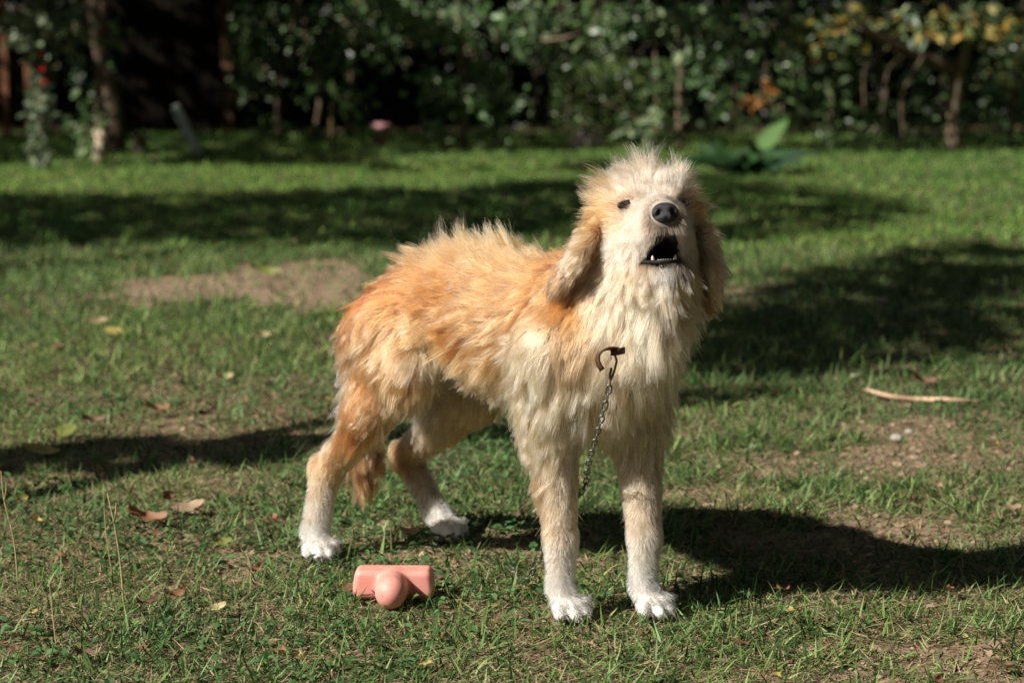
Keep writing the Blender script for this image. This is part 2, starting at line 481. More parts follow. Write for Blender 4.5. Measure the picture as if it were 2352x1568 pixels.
WINDOWS = [((-.35, 14.3), (.85, 15.1), .50), ((.8, 15.7), (1.5, 16.9), .42), ((-2.85, 13.8), (-1.7, 14.6), .40), ((2.9, 14.5), (4.6, 15.3), .60), ((1.85, 16.1), (2.25, 16.5), .30), ((.85, 14.9), (1.6, 15.4), .36),
           ((-.9, 16.6), (.1, 17.2), .35), ((-2.45, 13.8), (-2.1, 14.1), .2), ((.55, 15.3), (.95, 15.5), .2)]
def sky_canopy(t, x0_, x1_, n, size, pal, wts=None):
    """crown leaves over the picture; gaps let some sun through to the shrubs, none hang over the sunny strip of lawn"""
    gx_ = rng.uniform(x0_, x1_, n); gy_ = 13.6 + 6.2 * rng.random(n) ** 1.1
    edge = 13.85 + (noise2(gx_, gy_, 1.8, 6) - .5) * .8 + np.clip((gx_ - .6) * 1.6, 0, 1.15)
    k = (gy_ > edge) & ((noise2(gx_, gy_, 3.1, 9) * .6 + noise2(gx_, gy_, 7, 10) * .4) > .30)
    solid = ((gx_ > -2.7) & (gx_ < -.1) & (gy_ > 16.4)) | ((gx_ > -2.0) & (gx_ < -.9) & (gy_ > 14.25) & (gy_ < 15.4))
    k = (k | solid) & (gy_ > edge)
    for (a_, b_, r_) in WINDOWS:
        a_, b_ = np.array(a_), np.array(b_); d_ = b_ - a_; g_ = np.stack([gx_, gy_], -1)
        q_ = np.clip(((g_ - a_) @ d_) / (d_ @ d_), 0, 1)
        k &= ~((np.linalg.norm(g_ - a_ - q_[:, None] * d_, axis=1) < r_ * (.6 + .8 * noise2(gx_, gy_, 5, 2))) & (rng.random(n) < .96) & ~solid)
    gx_, gy_ = gx_[k], gy_[k]
    z = rng.uniform(1.25, 4.2, len(gx_))
    P = np.stack([gx_ - SH[0] * z, gy_ - SH[1] * z, z], -1)
    return foliage("foliage", P, size, leaf_cols(len(P), pal, wts), t, None, .3, (0, 0, 1), .6)

def background_tree(name, label, base, pts, rad, mat, canopy, cat="tree", group="trees and shrubs along the back of the lawn"):
    t = empty(name, tuple(base), label, cat, group)
    trunk_part(t, pts, rad, mat)
    for a in canopy: sky_canopy(t, *a)
    return t

YEL = [[.045, .085, .026], [.075, .12, .04], [.33, .27, .06], [.40, .24, .05], [.16, .20, .06]]
ROSE = [[.07, .115, .045], [.15, .20, .10], [.23, .27, .17]]
APPLE = [[.06, .125, .036], [.12, .21, .07], [.25, .32, .17]]  # palest tone raised to stand in for bright leaf highlights

# 1 rose covered stem at the far left
b = gnd(92, 388); Y = b[1]
rose = empty("rose_bush", tuple(b), "tall leafy rose bush with red blooms at the left edge", "bush", "trees and shrubs along the back of the lawn")
trunk_part(rose, [b, at(98, 250, Y), at(92, 60, Y), at(90, -60, Y)], [.018, .014, .010], M_bark, "stem", 7, 10)
P = np.concatenate([blob_points(at(px, py, Y + rng.normal(0, .1)), (r * .0026, .10, r2 * .0026), n, .1) for px, py, r, r2, n in
    [(95, 350, 26, 30, 45), (88, 290, 24, 30, 60), (95, 230, 34, 40, 80), (95, 150, 34, 50, 100), (60, 60, 60, 60, 150), (160, 60, 50, 60, 110), (110, -40, 90, 60, 150)]])
foliage("foliage", P, .055, leaf_cols(len(P), ROSE), rose, None, .5, (-.5, -.6, .5))
leaf_objs(rose, [at(rng.normal(93, 16), rng.uniform(190, 385), Y - .08) for _ in range(46)], .06, [(.10, .14, .075), (.15, .18, .11)], face=(-.5, -.6, .5))
def bloom(parent, c, r, mat):
    V, Fc = [], []
    for ringi, (rr, h, nn) in enumerate([(.35, .55, 4), (.7, .35, 5), (1.0, .0, 6)]):
        for k in range(nn):
            a0 = 2 * math.pi * (k + .5 * ringi) / nn
            o = len(V)
            for da, q, hz in ((0, .15, -.35), (-.5, rr * .8, h * .6), (-.28, rr, h), (.28, rr, h), (.5, rr * .8, h * .6)):
                V.append(np.asarray(c) + r * np.array([math.cos(a0 + da) * q, math.sin(a0 + da) * q, hz]))
            Fc.append((o, o + 1, o + 2, o + 3, o + 4))
    return part("bloom", mesh_py("bloom", V, Fc, False), parent, mat)
M_red = mat_plain("red_petals", (.55, .05, .06), .6, .2, 30)
for px, py in [(40, 22), (106, 78), (92, 124), (96, 160), (100, 190), (72, 58)]:
    bloom(rose, at(px, py, Y - .12), .030, M_red)

# 2 limewashed fruit tree trunk next to it
b = gnd(229, 372); Y = b[1]
t = background_tree("fruit_tree", "fruit tree with pale limewashed foot beside the rose bush", b,
    [b, at(232, 300, Y), at(226, 180, Y), at(240, 20, Y), at(250, -300, Y)], [.035, .030, .027, .024, .018], M_bark,
    [(-5.5, -2.0, 7600, .13, GREENS, None)])
V, Fc = tube([b + np.array([0, 0, -.02]), b + np.array([.004, 0, .10]), b + np.array([.006, 0, .19])], [.040, .037, .034], 10)
part("limewash_sleeve", mesh_py("limewash_sleeve", V, Fc), t, M_lime)
P = np.concatenate([blob_points(at(px, py, Y), (.10, .12, .10), 26, .1) for px, py in [(190, 300), (205, 330), (240, 260), (190, 200), (250, 120), (260, 60), (215, 240)]])
foliage("foliage", P, .055, leaf_cols(len(P), APPLE), t, None, .5, (-.5, -.6, .5))

# 3 dark trunk forking up behind
b = gnd(265, 352); Y = b[1]
background_tree("dark_tree", "dark leaning trunk between the limewashed tree and the shed", b,
    [b, at(262, 250, Y), at(238, 140, Y), at(215, 10, Y), at(200, -200, Y)], [.075, .06, .05, .045, .03], M_bark,
    [(-2.0, -.6, 3400, .13, GREENS, None)])

# 4 stump with moss
b = gnd(322, 352)
st = empty("tree_stump", tuple(b), "short mossy stump on the grass left of the dark shed", "stump")
trunk_part(st, [b - np.array([0, 0, .03]), b + np.array([0, 0, .05]), b + np.array([.004, 0, .13])], [.075, .042, .036], M_bark_pale, "wood", 10, 7)

# 5 dark shed of vertical boards with a brown corner post
Ys = 17.2
x0, x1 = at(255, 300, Ys)[0], at(512, 300, Ys)[0]
shed = empty("shed", ((x0 + x1) / 2, Ys, 0), "near black wooden shed of upright boards behind the left lawn", "shed")
nb = 12; bw = (x1 - x0) / nb
def boxpart(name, c, d, parent, mat, bev=.004):
    bm = bmesh.new(); bmesh.ops.create_cube(bm, size=1)
    for v in bm.verts: v.co = Vector((v.co.x * d[0], v.co.y * d[1], v.co.z * d[2])) + Vector(c)
    if bev: bmesh.ops.bevel(bm, geom=bm.edges[:], offset=bev, segments=1, affect='EDGES')
    me = bpy.data.meshes.new(name); bm.to_mesh(me); bm.free()
    return part(name, me, parent, mat)
for k in range(nb):
    boxpart("board", (x0 + (k + .5) * bw, Ys + (.006 if k % 2 else 0), 1.05), (bw - .008, .03, 2.2), shed, M_darkwood)
boxpart("frame", ((x0 + x1) / 2, Ys + .06, 1.05), (x1 - x0 - .02, .05, 2.1), shed, M_darkwood)
boxpart("roof", ((x0 + x1) / 2, Ys + .9, 2.25), (x1 - x0 + .4, 2.3, .08), shed, M_darkwood)
boxpart("side_wall", (x0 + .03, Ys + 1.0, 1.05), (.05, 1.75, 2.1), shed, M_darkwood)
boxpart("side_wall", (x1 - .03, Ys + 1.0, 1.05), (.05, 1.75, 2.1), shed, M_darkwood)
boxpart("corner_post", (x1 + .045, Ys - .03, 1.05), (.07, .09, 2.2), shed, M_brownpost)

# 6 grey board leaning in front of the shed
b = gnd(458, 357); Y = b[1]
top = at(402, 243, Y + .25)
bd = empty("leaning_board", tuple(b), "pale grey board leaning against the dark shed", "board")
ax = unit(top - b); sd = unit(np.cross(ax, (0, 1, 0))); nn = np.cross(sd, ax); Lb = np.linalg.norm(top - b)
V = []
for tt, w, off in ((-.02, .022, 0), (.5, .026, .004), (.93, .034, .0), (1, .022, .0)):
    for sx, sy in ((-1, -1), (1, -1), (1, 1), (-1, 1)):
        V.append(b + ax * Lb * tt + sd * sx * w + nn * (sy * .010 + off))
Fc = [(3, 2, 1, 0), (12, 13, 14, 15)]
for i in range(3):
    for k in range(4):
        k2 = (k + 1) % 4; Fc.append((i * 4 + k, i * 4 + k2, i * 4 + 4 + k2, i * 4 + 4 + k))
part("plank", mesh_py("plank", V, Fc, False), bd, mat_plain("weathered_grey", (.32, .33, .30), .85, .15, 15, .2))

# 7 orange painted fence at the far left
Yf = 16.6
fe = empty("picket_fence", (at(20, 300, Yf)[0], Yf, 0), "orange brown picket fence seen through leaves at the left edge", "fence")
for k, px in enumerate((-95, -42, 12, 66)):
    c = at(px, 200, Yf)
    boxpart("picket", (c[0], Yf, .45), (.048, .022, .95), fe, M_orangewood)
for z in (.2, .66): boxpart("rail", (at(-15, 200, Yf)[0], Yf + .03, z), (1.5, .03, .06), fe, M_darkwood)

# 8 the apple shrub in the middle, its spray of leaves reaching left
b = gnd(1068, 346); Y = b[1]
ap = empty("apple_tree", tuple(b), "young apple tree with pale sunlit leaves low on its stem", "tree", "trees and shrubs along the back of the lawn")
trunk_part(ap, [b, at(1064, 290, Y), at(1072, 220, Y), at(1060, 120, Y), at(1050, -60, Y), at(1040, -300, Y)], [.034, .028, .024, .022, .018, .014], M_bark_pale)
for e in ((1130, 200), (990, 190), (1150, 90), (900, 100), (960, 40)):
    q = at(e[0], e[1], Y - .15); s0 = at(1064, e[1] + 60, Y)
    trunk_part(ap, [s0, (s0 + q) / 2 + np.array([0, 0, .03]), q], [.010, .007, .003], M_bark, "limb", 6, 8)
blobs = [(1000, 300, 40, 45, 40), (1130, 290, 50, 45, 60), (1050, 230, 80, 50, 110), (1150, 240, 50, 40, 60), (1000, 190, 50, 40, 60), (1110, 170, 70, 40, 90), (880, 110, 40, 60, 70),
         (960, 60, 60, 60, 130), (1060, 60, 80, 70, 170), (1200, 60, 80, 70, 150), (900, 10, 60, 40, 100)]
P = np.concatenate([blob_points(at(px, py, Y + rng.normal(0, .12)), (r * .0026, .16, r2 * .0026), n, .1) for px, py, r, r2, n in blobs])
foliage("foliage", P, .062, leaf_cols(len(P), APPLE), ap, None, .4, (-.5, -.6, .5))
P = [at(rng.normal(px, r * .7), rng.normal(py, r2 * .6), Y - .2) for px, py, r, r2, n in blobs[:8] for _ in range(16)]
leaf_objs(ap, P, .072, [(.10, .18, .06), (.17, .24, .11), (.22, .27, .14)], face=(-.5, -.6, .5))
sky_canopy(ap, .3, 1.6, 3000, .12, APPLE)

# 9 dense shrubs left of it above the black gap
b = gnd(760, 330); Y = 16.3
sh = empty("hazel_bush", (b[0], Y, 0), "dark dense bush between the shed and the apple tree", "bush", "trees and shrubs along the back of the lawn")
for px in (640, 720, 800):
    q = at(px, 330, Y); q[2] = -.02
    trunk_part(sh, [q, q + np.array([.03, 0, .5]), q + np.array([rng.normal(0, .2), 0, 1.5])], [.022, .016, .008], M_bark, "stem", 6, 8)
P = np.concatenate([blob_points(at(px, py, Y + rng.normal(0, .3)), (r * .0030, .30, r2 * .0030), n, .05) for px, py, r, r2, n in
    [(600, 60, 90, 80, 260), (720, 80, 90, 90, 260), (830, 60, 70, 80, 200), (620, 180, 80, 70, 110), (740, 200, 70, 60, 90), (560, 130, 40, 120, 90), (620, 290, 70, 50, 60), (820, 230, 40, 60, 50)]])
foliage("foliage", P, .06, leaf_cols(len(P), GREENS), sh, None, .4, (-.5, -.6, .5))
leaf_objs(sh, [at(rng.uniform(520, 860), rng.uniform(5, 170), Y - .35) for _ in range(60)], .06, [(.08, .14, .04), (.16, .23, .10)], face=(-.5, -.6, .5))
sky_canopy(sh, -.6, .3, 2400, .13, GREENS)

for (px0, px1, py0, py1, n, lab) in ((1180, 1420, 0, 150, 420, "leafy dark bush filling the gap right of the apple tree"), (1620, 1960, 0, 300, 620, "dark leafy bush above the broad leaved plant"), (1950, 2352, 120, 330, 420, "dark bush behind the old bent fruit tree")):
    c = at((px0 + px1) / 2, 300, 16.6); bsh = empty("bush", (c[0], c[1], 0), lab, "bush", "trees and shrubs along the back of the lawn")
    for k in range(3):
        q = at(px0 + (px1 - px0) * (k + .5) / 3, 300, 16.6); q[2] = -.02
        trunk_part(bsh, [q, q + np.array([.03, 0, .45]), q + np.array([rng.normal(0, .12), 0, 1.3])], [.018, .013, .006], M_bark, "stem", 6, 7)
    P = np.stack([at(rng.uniform(px0, px1), py0 + (py1 - py0) * rng.random() ** .8, 16.6 + rng.normal(0, .25)) for _ in range(n)])
    foliage("foliage", P, .065, leaf_cols(n, GREENS), bsh, None, .4, (-.5, -.6, .5))
# 10 small stake
b = gnd(762, 338)
sk = empty("stake", tuple(b), "short yellowish wooden stake at the foot of the dark bush", "stake")
V, Fc = tube([b - np.array([0, 0, .02]), b + np.array([0, 0, .24]), b + np.array([.003, 0, .28])], [.016, .015, .004], 8)
part("wood", mesh_py("stake", V, Fc), sk, mat_plain("stake_wood", (.26, .19, .08), .8))

# 11 pink flower pot with a small plant
b = gnd(876, 342)
pot = empty("flower_pot", tuple(b), "faded pink flower pot at the edge of the lawn", "pot")
prof = [(.0, .0), (.044, .0), (.060, .13), (.066, .132), (.067, .165), (.058, .165), (.054, .14), (0, .138)]
V, Fc = [], []
for r, z in prof:
    for k in range(16):
        V.append(b + np.array([r * math.cos(k * math.pi / 8), r * math.sin(k * math.pi / 8), z]))
for i in range(len(prof) - 1):
    for k in range(16):
        k2 = (k + 1) % 16; Fc.append((i * 16 + k, i * 16 + k2, (i + 1) * 16 + k2, (i + 1) * 16 + k))
part("body", mesh_py("body", V, Fc), pot, mat_plain("pink_clay", (.42, .22, .22), .7, .2, 12))
b2 = gnd(842, 344)
pp = empty("potted_plant", tuple(b2), "small bright green plant left of the pink pot", "plant")
P = blob_points(b2 + np.array([0, 0, .10]), (.06, .06, .09), 26, .1)
leaf_objs(pp, P, .06, [(.08, .18, .04)], droop=-.4, face=(-.3, -.5, .5))
trunk_part(pp, [b2, b2 + np.array([.004, 0, .14])], [.004, .002], M_bark, "stem", 5, 4)

# 12 low clipped hedge, its top in the sun
hx0, hx1 = at(1270, 160, 15.6)[0], at(1520, 160, 15.6)[0]
hd = empty("clipped_hedge", ((hx0 + hx1) / 2, 16.0, 0), "low clipped hedge with a sunny yellow green top", "hedge")
n = 5200
P = np.stack([rng.uniform(hx0, hx1 + .1, n), rng.uniform(15.5, 16.9, n), .50 - rng.random(n) ** 2 * .42], -1)
P[:, 2] += (noise2(P[:, 0], P[:, 1], 6, 2) - .5) * .05
foliage("foliage", P, .035, leaf_cols(n, [[.07, .12, .03], [.12, .16, .045], [.05, .09, .025]]), hd, None, 0, (0, -.2, 1), .6)
for k in range(6):
    q = np.array([hx0 + .1 + k * (hx1 - hx0) / 6, 16.0, 0]); trunk_part(hd, [q, q + np.array([.02, 0, .42])], [.012, .008], M_bark, "stem", 5, 5)

# 13 thin sapling with pale lower leaves
b = gnd(1506, 352); Y = b[1]
sp = empty("sapling", tuple(b), "sapling with pale upright leaves beside a bare brown stem", "tree", "trees and shrubs along the back of the lawn")
trunk_part(sp, [b, at(1503, 280, Y), at(1512, 200, Y), at(1500, 60, Y), at(1510, -60, Y)], [.014, .012, .010, .008, .006], M_bark_pale, "trunk", 7, 10)
trunk_part(sp, [at(1508, 285, Y), at(1450, 265, Y - .05), at(1385, 232, Y - .1)], [.008, .007, .004], M_bark_pale, "limb", 6, 7)
P = np.concatenate([blob_points(at(px, py, Y), (r * .0026, .12, r2 * .0026), n, .1) for px, py, r, r2, n in
    [(1500, 290, 50, 50, 50), (1440, 290, 30, 40, 18), (1520, 340, 40, 25, 22), (1510, 200, 50, 40, 40), (1600, 160, 60, 60, 90), (1600, 60, 90, 70, 190), (1480, 40, 80, 60, 170), (1400, 60, 60, 60, 120)]])
foliage("foliage", P, .06, leaf_cols(len(P), APPLE), sp, None, .4, (-.5, -.6, .5))
P = [at(rng.normal(1495, 34), rng.uniform(260, 340), Y - .12) for _ in range(22)]
leaf_objs(sp, P, .085, [(.18, .25, .11), (.23, .28, .15)], droop=-.5, face=(-.5, -.7, .3), w=.38)
P = [at(rng.normal(1605, 40), rng.uniform(60, 210), Y - .12) for _ in range(40)]
leaf_objs(sp, P, .062, [(.08, .16, .06), (.13, .21, .10)], face=(-.5, -.6, .5))
sky_canopy(sp, 1.6, 2.4, 1900, .12, APPLE)
b = gnd(1562, 352); Y = b[1]
t = empty("young_tree", tuple(b), "slim brown trunk rising behind the dog's head", "tree", "trees and shrubs along the back of the lawn")
trunk_part(t, [b, at(1560, 250, Y), at(1563, 160, Y), at(1556, 20, Y), at(1560, -250, Y)], [.026, .022, .021, .019, .014], M_bark_pale)
sky_canopy(t, 2.4, 3.6, 2600, .13, GREENS)

# 14 pale hanging twig
q0, q1 = at(1245, 92, 14.6), at(1325, 78, 14.5)
tw = empty("dry_branch", tuple(q0), "pale dry branch hanging among the leaves above the hedge", "branch")
trunk_part(tw, [q0, (q0 + q1) / 2 - np.array([0, 0, .01]), q1, q1 + np.array([.10, .25, .03]), q1 + np.array([.2, .8, .2])], [.009, .009, .008, .007, .006], M_bark_pale, "wood", 7, 9)

# 15 broad leaved plant behind the dog's head
b = gnd(1690, 398); Y = b[1]
hp = empty("broad_leaf_plant", tuple(b), "green plant, one tall broad leaf coloured as sunlit, others as shaded", "plant")
def big_leaf(parent, p0, p1, width, rgb, curve=.15, name="leaf", nrm=(-.4, -.7, .5)):
    p0, p1 = np.asarray(p0), np.asarray(p1); ax = p1 - p0; Ln = np.linalg.norm(ax); ax = ax / Ln
    sd = unit(np.cross(np.asarray(nrm, float), ax)); nn = np.cross(ax, sd)
    V, Fc = [], []
    N = 9
    for i in range(N):
        t = i / (N - 1); w = width * (math.sin(math.pi * min(1, t * .93 + .05)) ** .8) * (1 - .15 * t)
        c = p0 + ax * Ln * t + nn * (-curve * Ln * (t - .3) ** 2)
        wv = .10 * w * math.sin(t * 19)
        V += [c - sd * w / 2 + nn * (w * .20 + wv), c - nn * .0, c + sd * w / 2 + nn * (w * .20 - wv)]
    for i in range(N - 1):
        o = i * 3
        Fc += [(o, o + 1, o + 4, o + 3), (o + 1, o + 2, o + 5, o + 4)]
    return part(name, mesh_py(name, V, Fc), parent, tint_leaf(rgb, .25, .6))
cpt = b + np.array([0, 0, .03])  # sun and shade put into leaf colours: tall leaf light, the rest dark
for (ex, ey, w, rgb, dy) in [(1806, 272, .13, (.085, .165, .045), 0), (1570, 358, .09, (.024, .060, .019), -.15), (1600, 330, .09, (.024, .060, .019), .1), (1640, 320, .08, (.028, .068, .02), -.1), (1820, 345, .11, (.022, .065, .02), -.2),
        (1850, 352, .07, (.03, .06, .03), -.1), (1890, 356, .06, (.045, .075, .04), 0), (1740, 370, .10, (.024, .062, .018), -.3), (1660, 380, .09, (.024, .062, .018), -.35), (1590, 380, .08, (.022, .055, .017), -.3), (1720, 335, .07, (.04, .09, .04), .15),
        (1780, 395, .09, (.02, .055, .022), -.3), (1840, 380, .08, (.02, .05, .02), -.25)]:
    base = cpt + np.array([rng.normal(0, .05), rng.normal(0, .05), 0])
    if (ex, ey) == (1806, 272): base = at(1728, 372, Y)
    elif ey > 350 and ex > 1580: ey -= 14
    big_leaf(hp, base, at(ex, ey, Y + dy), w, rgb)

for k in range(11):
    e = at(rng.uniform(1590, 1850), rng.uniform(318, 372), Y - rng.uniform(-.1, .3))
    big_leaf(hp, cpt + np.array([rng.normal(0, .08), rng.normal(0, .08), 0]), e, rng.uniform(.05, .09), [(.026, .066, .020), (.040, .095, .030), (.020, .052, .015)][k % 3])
q = gnd(1346, 338)
stn = empty("stone", tuple(q), "pale pinkish stone at the foot of the clipped hedge", "stone")
bm = bmesh.new(); bmesh.ops.create_icosphere(bm, subdivisions=3, radius=.085)
for v in bm.verts: v.co = Vector((v.co.x * 1.35, v.co.y * .9, v.co.z * .85)) * (1 + .10 * math.sin(v.co.x * 41 + v.co.z * 30) + .06 * math.sin(v.co.y * 70)) + Vector((q[0], q[1], .03))
me = bpy.data.meshes.new("body"); bm.to_mesh(me); bm.free()
part("body", me, stn, mat_plain("pale_stone", (.50, .38, .33), .9, .2, 25, .4))
# 16 orange autumn foliage and the wheelbarrow-dark hollow right of centre
q = at(1745, 232, 15.9)
au = empty("autumn_shrub", (q[0], q[1], 0), "small shrub with sunlit orange autumn leaves", "bush", "trees and shrubs along the back of the lawn")
trunk_part(au, [(q[0], q[1], -.02), (q[0] + .01, q[1], .25), (q[0] + .05, q[1], .6)], [.010, .008, .005], M_bark, "stem", 6, 7)
P = np.concatenate([blob_points(at(1735, 234, 15.85), (.15, .08, .035), 30, .0), blob_points(at(1766, 208, 15.85), (.035, .06, .08), 14, 0)])
leaf_objs(au, P, .05, [(.32, .14, .035), (.24, .10, .025)], droop=.1, face=(-.5, -.6, .6), w=.6)

# 17 old fruit tree at the right with a bent limb and yellowing leaves
b = gnd(2192, 352); Y = b[1]
ot = empty("old_fruit_tree", tuple(b), "old bent fruit tree with yellowing leaves at the upper right", "tree", "trees and shrubs along the back of the lawn")
trunk_part(ot, [b, at(2188, 270, Y), at(2202, 170, Y), at(2216, 120, Y), at(2230, 40, Y), at(2245, -150, Y)], [.050, .040, .036, .034, .03, .024], M_bark_pale)
trunk_part(ot, [at(2204, 165, Y), at(2140, 138, Y - .1), at(2050, 100, Y - .25), at(1985, 62, Y - .35), at(1950, 10, Y - .4)], [.034, .032, .028, .024, .018], M_bark, "limb", 8, 12)
for i, (s0, e, mpt) in enumerate([((2060, 104), (1985, 262), (1990, 150)), ((2090, 116), (2035, 230), (2040, 160)), ((2120, 128), (2075, 320), (2072, 220))]):
    trunk_part(ot, [at(*s0, Y - .2), at(*mpt, Y - .3), at(*e, Y - .35)], [.008, .007, .005], M_bark, "hanging_shoot", 6, 9)
blobs = [(2100, 60, 60, 40, 90), (2180, 70, 60, 50, 90), (2250, 60, 70, 60, 110), (2020, 40, 60, 50, 80), (2330, 60, 60, 60, 80), (1920, 60, 60, 60, 90), (1850, 90, 60, 60, 100), (1940, 120, 50, 40, 70), (2310, 140, 50, 50, 50)]
P = np.concatenate([blob_points(at(px, py, Y + rng.normal(-.1, .12)), (r * .0026, .2, r2 * .0026), n, .05) for px, py, r, r2, n in blobs])
foliage("foliage", P, .06, leaf_cols(len(P), YEL, [.32, .28, .14, .08, .18]), ot, None, .4, (-.5, -.6, .5))
leaf_objs(ot, [at(rng.uniform(2070, 2290), rng.uniform(5, 90), Y - .45) for _ in range(60)], .07, [(.16, .20, .06), (.30, .26, .08), (.40, .26, .06), (.12, .17, .08)], face=(-.5, -.6, .5))
leaf_objs(ot, [at(rng.uniform(2070, 2120), rng.uniform(20, 90), Y - .45) for _ in range(12)], .08, [(.13, .18, .12)], droop=1.2, face=(-.5, -.7, .3))
sky_canopy(ot, 3.6, 7.0, 6500, .13, YEL, [.4, .35, .08, .05, .12])

# 18 weeds and a second dark bush right of the old tree
b = gnd(2320, 345); Y = b[1]
bs = empty("laurel_bush", tuple(b), "dark green bush at the right edge behind the lawn", "bush", "trees and shrubs along the back of the lawn")
trunk_part(bs, [b, b + np.array([.02, 0, .5]), b + np.array([.1, 0, 1.3])], [.02, .016, .01], M_bark, "stem", 6, 8)
P = np.concatenate([blob_points(at(px, py, Y + .1), (r * .0028, .2, r2 * .0028), n, .05) for px, py, r, r2, n in [(2320, 190, 50, 40, 60), (2310, 250, 50, 30, 50), (2350, 240, 60, 60, 70), (2380, 100, 60, 60, 90)]])
foliage("foliage", P, .065, leaf_cols(len(P), APPLE), bs, None, .4, (-.5, -.6, .5))
for k, (px, py, h, lab) in enumerate([(2085, 345, .34, "tall thin green weed left of the old tree trunk"), (2130, 350, .22, "shorter leafy weed close to the old tree trunk"), (1905, 352, .12, "low weed at the edge of the dark hollow"), (2010, 350, .14, "low tuft of weed between two hanging shoots")]):
    b = gnd(px, py); w = empty("weed", tuple(b), lab, "weed", "weeds at the back edge of the lawn")
    trunk_part(w, [b, b + np.array([rng.normal(0, .02), 0, h * .6]), b + np.array([rng.normal(0, .04), 0, h])], [.005, .004, .002], M_bark, "stem", 5, 6)
    leaf_objs(w, [b + np.array([rng.normal(0, .03), rng.normal(0, .03), h * rng.uniform(.2, 1.05)]) for _ in range(14)], .055, [(.07, .14, .05), (.10, .16, .07)], droop=-.2, face=(-.5, -.6, .4))

# 19 the boundary hedge that closes the view
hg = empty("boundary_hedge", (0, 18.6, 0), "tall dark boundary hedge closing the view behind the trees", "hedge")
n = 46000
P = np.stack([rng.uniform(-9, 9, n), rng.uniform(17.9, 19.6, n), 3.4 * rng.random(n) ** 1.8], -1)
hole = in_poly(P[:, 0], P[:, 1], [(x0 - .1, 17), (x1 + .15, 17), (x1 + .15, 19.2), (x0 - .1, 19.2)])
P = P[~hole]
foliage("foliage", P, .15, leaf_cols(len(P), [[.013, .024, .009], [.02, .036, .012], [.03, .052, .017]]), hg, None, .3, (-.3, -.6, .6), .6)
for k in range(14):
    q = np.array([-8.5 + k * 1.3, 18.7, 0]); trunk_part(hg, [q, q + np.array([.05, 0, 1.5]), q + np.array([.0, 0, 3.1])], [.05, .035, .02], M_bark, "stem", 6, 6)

# unseen hedges added right, behind and left to cut down sky light
for lab, n, bx_, hh, st_ in (("tall unseen hedge added on the right to block sky light", 10000, ((6.2, 8.2), (-6, 18)), 8, [(7.2, -5 + 2.3 * i) for i in range(10)]),
                    ("tall unseen hedge added behind the viewer to block sky light", 8000, ((-2.0, 8.0), (-8.5, -6.5)), 8, [(-1.5 + 1.5 * i, -7.5) for i in range(6)]),
                    ("unseen hedge added on the left to block sky light", 10000, ((-12.0, -10.0), (-8, 18)), 5.5, [(-11, -7 + 2.4 * i) for i in range(10)])):
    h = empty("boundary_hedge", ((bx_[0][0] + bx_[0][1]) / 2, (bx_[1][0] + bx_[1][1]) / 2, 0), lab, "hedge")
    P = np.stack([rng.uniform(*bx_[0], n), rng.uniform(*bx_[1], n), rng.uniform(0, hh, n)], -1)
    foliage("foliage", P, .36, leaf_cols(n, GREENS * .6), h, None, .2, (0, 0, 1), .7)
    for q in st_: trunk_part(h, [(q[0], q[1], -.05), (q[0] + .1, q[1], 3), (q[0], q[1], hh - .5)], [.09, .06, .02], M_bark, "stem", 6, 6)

# unseen tall trees added overhead: crowns block sky light but let the sun pass
for lab, n, yy, tr in (("unseen tall tree added to block sky light over the near lawn", 8500, (-5, 5), (4.6, 1.5)), ("unseen tall tree added to block sky light over the far lawn", 8500, (5, 13.5), (4.9, 9.0))):
    t = empty("sky_block_tree", (tr[0], tr[1], 0), lab, "tree")
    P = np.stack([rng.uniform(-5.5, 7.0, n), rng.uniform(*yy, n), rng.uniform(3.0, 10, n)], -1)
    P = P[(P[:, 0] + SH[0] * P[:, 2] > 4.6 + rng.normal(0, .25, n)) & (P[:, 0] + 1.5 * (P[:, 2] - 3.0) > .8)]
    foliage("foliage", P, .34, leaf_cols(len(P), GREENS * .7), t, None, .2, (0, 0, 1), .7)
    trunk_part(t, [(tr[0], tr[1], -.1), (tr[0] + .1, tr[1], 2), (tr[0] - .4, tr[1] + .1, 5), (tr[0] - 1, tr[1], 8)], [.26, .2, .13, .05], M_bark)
    for k in range(6):
        q = P[rng.integers(len(P))]; b0 = np.array([tr[0] - .3, tr[1] + .1, 4.2])
        trunk_part(t, [b0, (b0 + q) / 2 + np.array([0, 0, .3]), q], [.08, .05, .015], M_bark, "limb", 6, 8)

ico = bmesh.new(); bmesh.ops.create_icosphere(ico, subdivisions=1, radius=1)
iv = np.array([v.co[:] for v in ico.verts]); ifc = np.array([[v.index for v in f.verts] for f in ico.faces]); ico.free()
x, y = scatter(3.4, 9.3, 1500, .2)
sv = soil(x, y); k = rng.random(len(x)) < np.clip(sv * 1.5 - .35, 0, 1); x, y = x[k], y[k]; n = len(x)
r = .002 + .007 * rng.random(n) ** 4
Vc = iv[None] * (1 + rng.normal(0, .2, (n, len(iv), 1))) * r[:, None, None] * np.array([1.3, 1.1, .75]) + np.stack([x, y, height(x, y) + r * .2], -1)[:, None, :]
Cc = np.array([.28, .205, .135]) * rng.uniform(.6, 1.2, n)[:, None]
tag(link("soil_clods", mesh_np("clods", Vc.reshape(-1, 3), (np.arange(n)[:, None, None] * len(iv) + ifc[None]).reshape(-1, 3), False, np.repeat(Cc, len(iv), 0)), None, mat_leaf("dry_soil", 0, .95, .1)), "dry crumbly soil clods on the bare patches", "soil", None, "stuff")
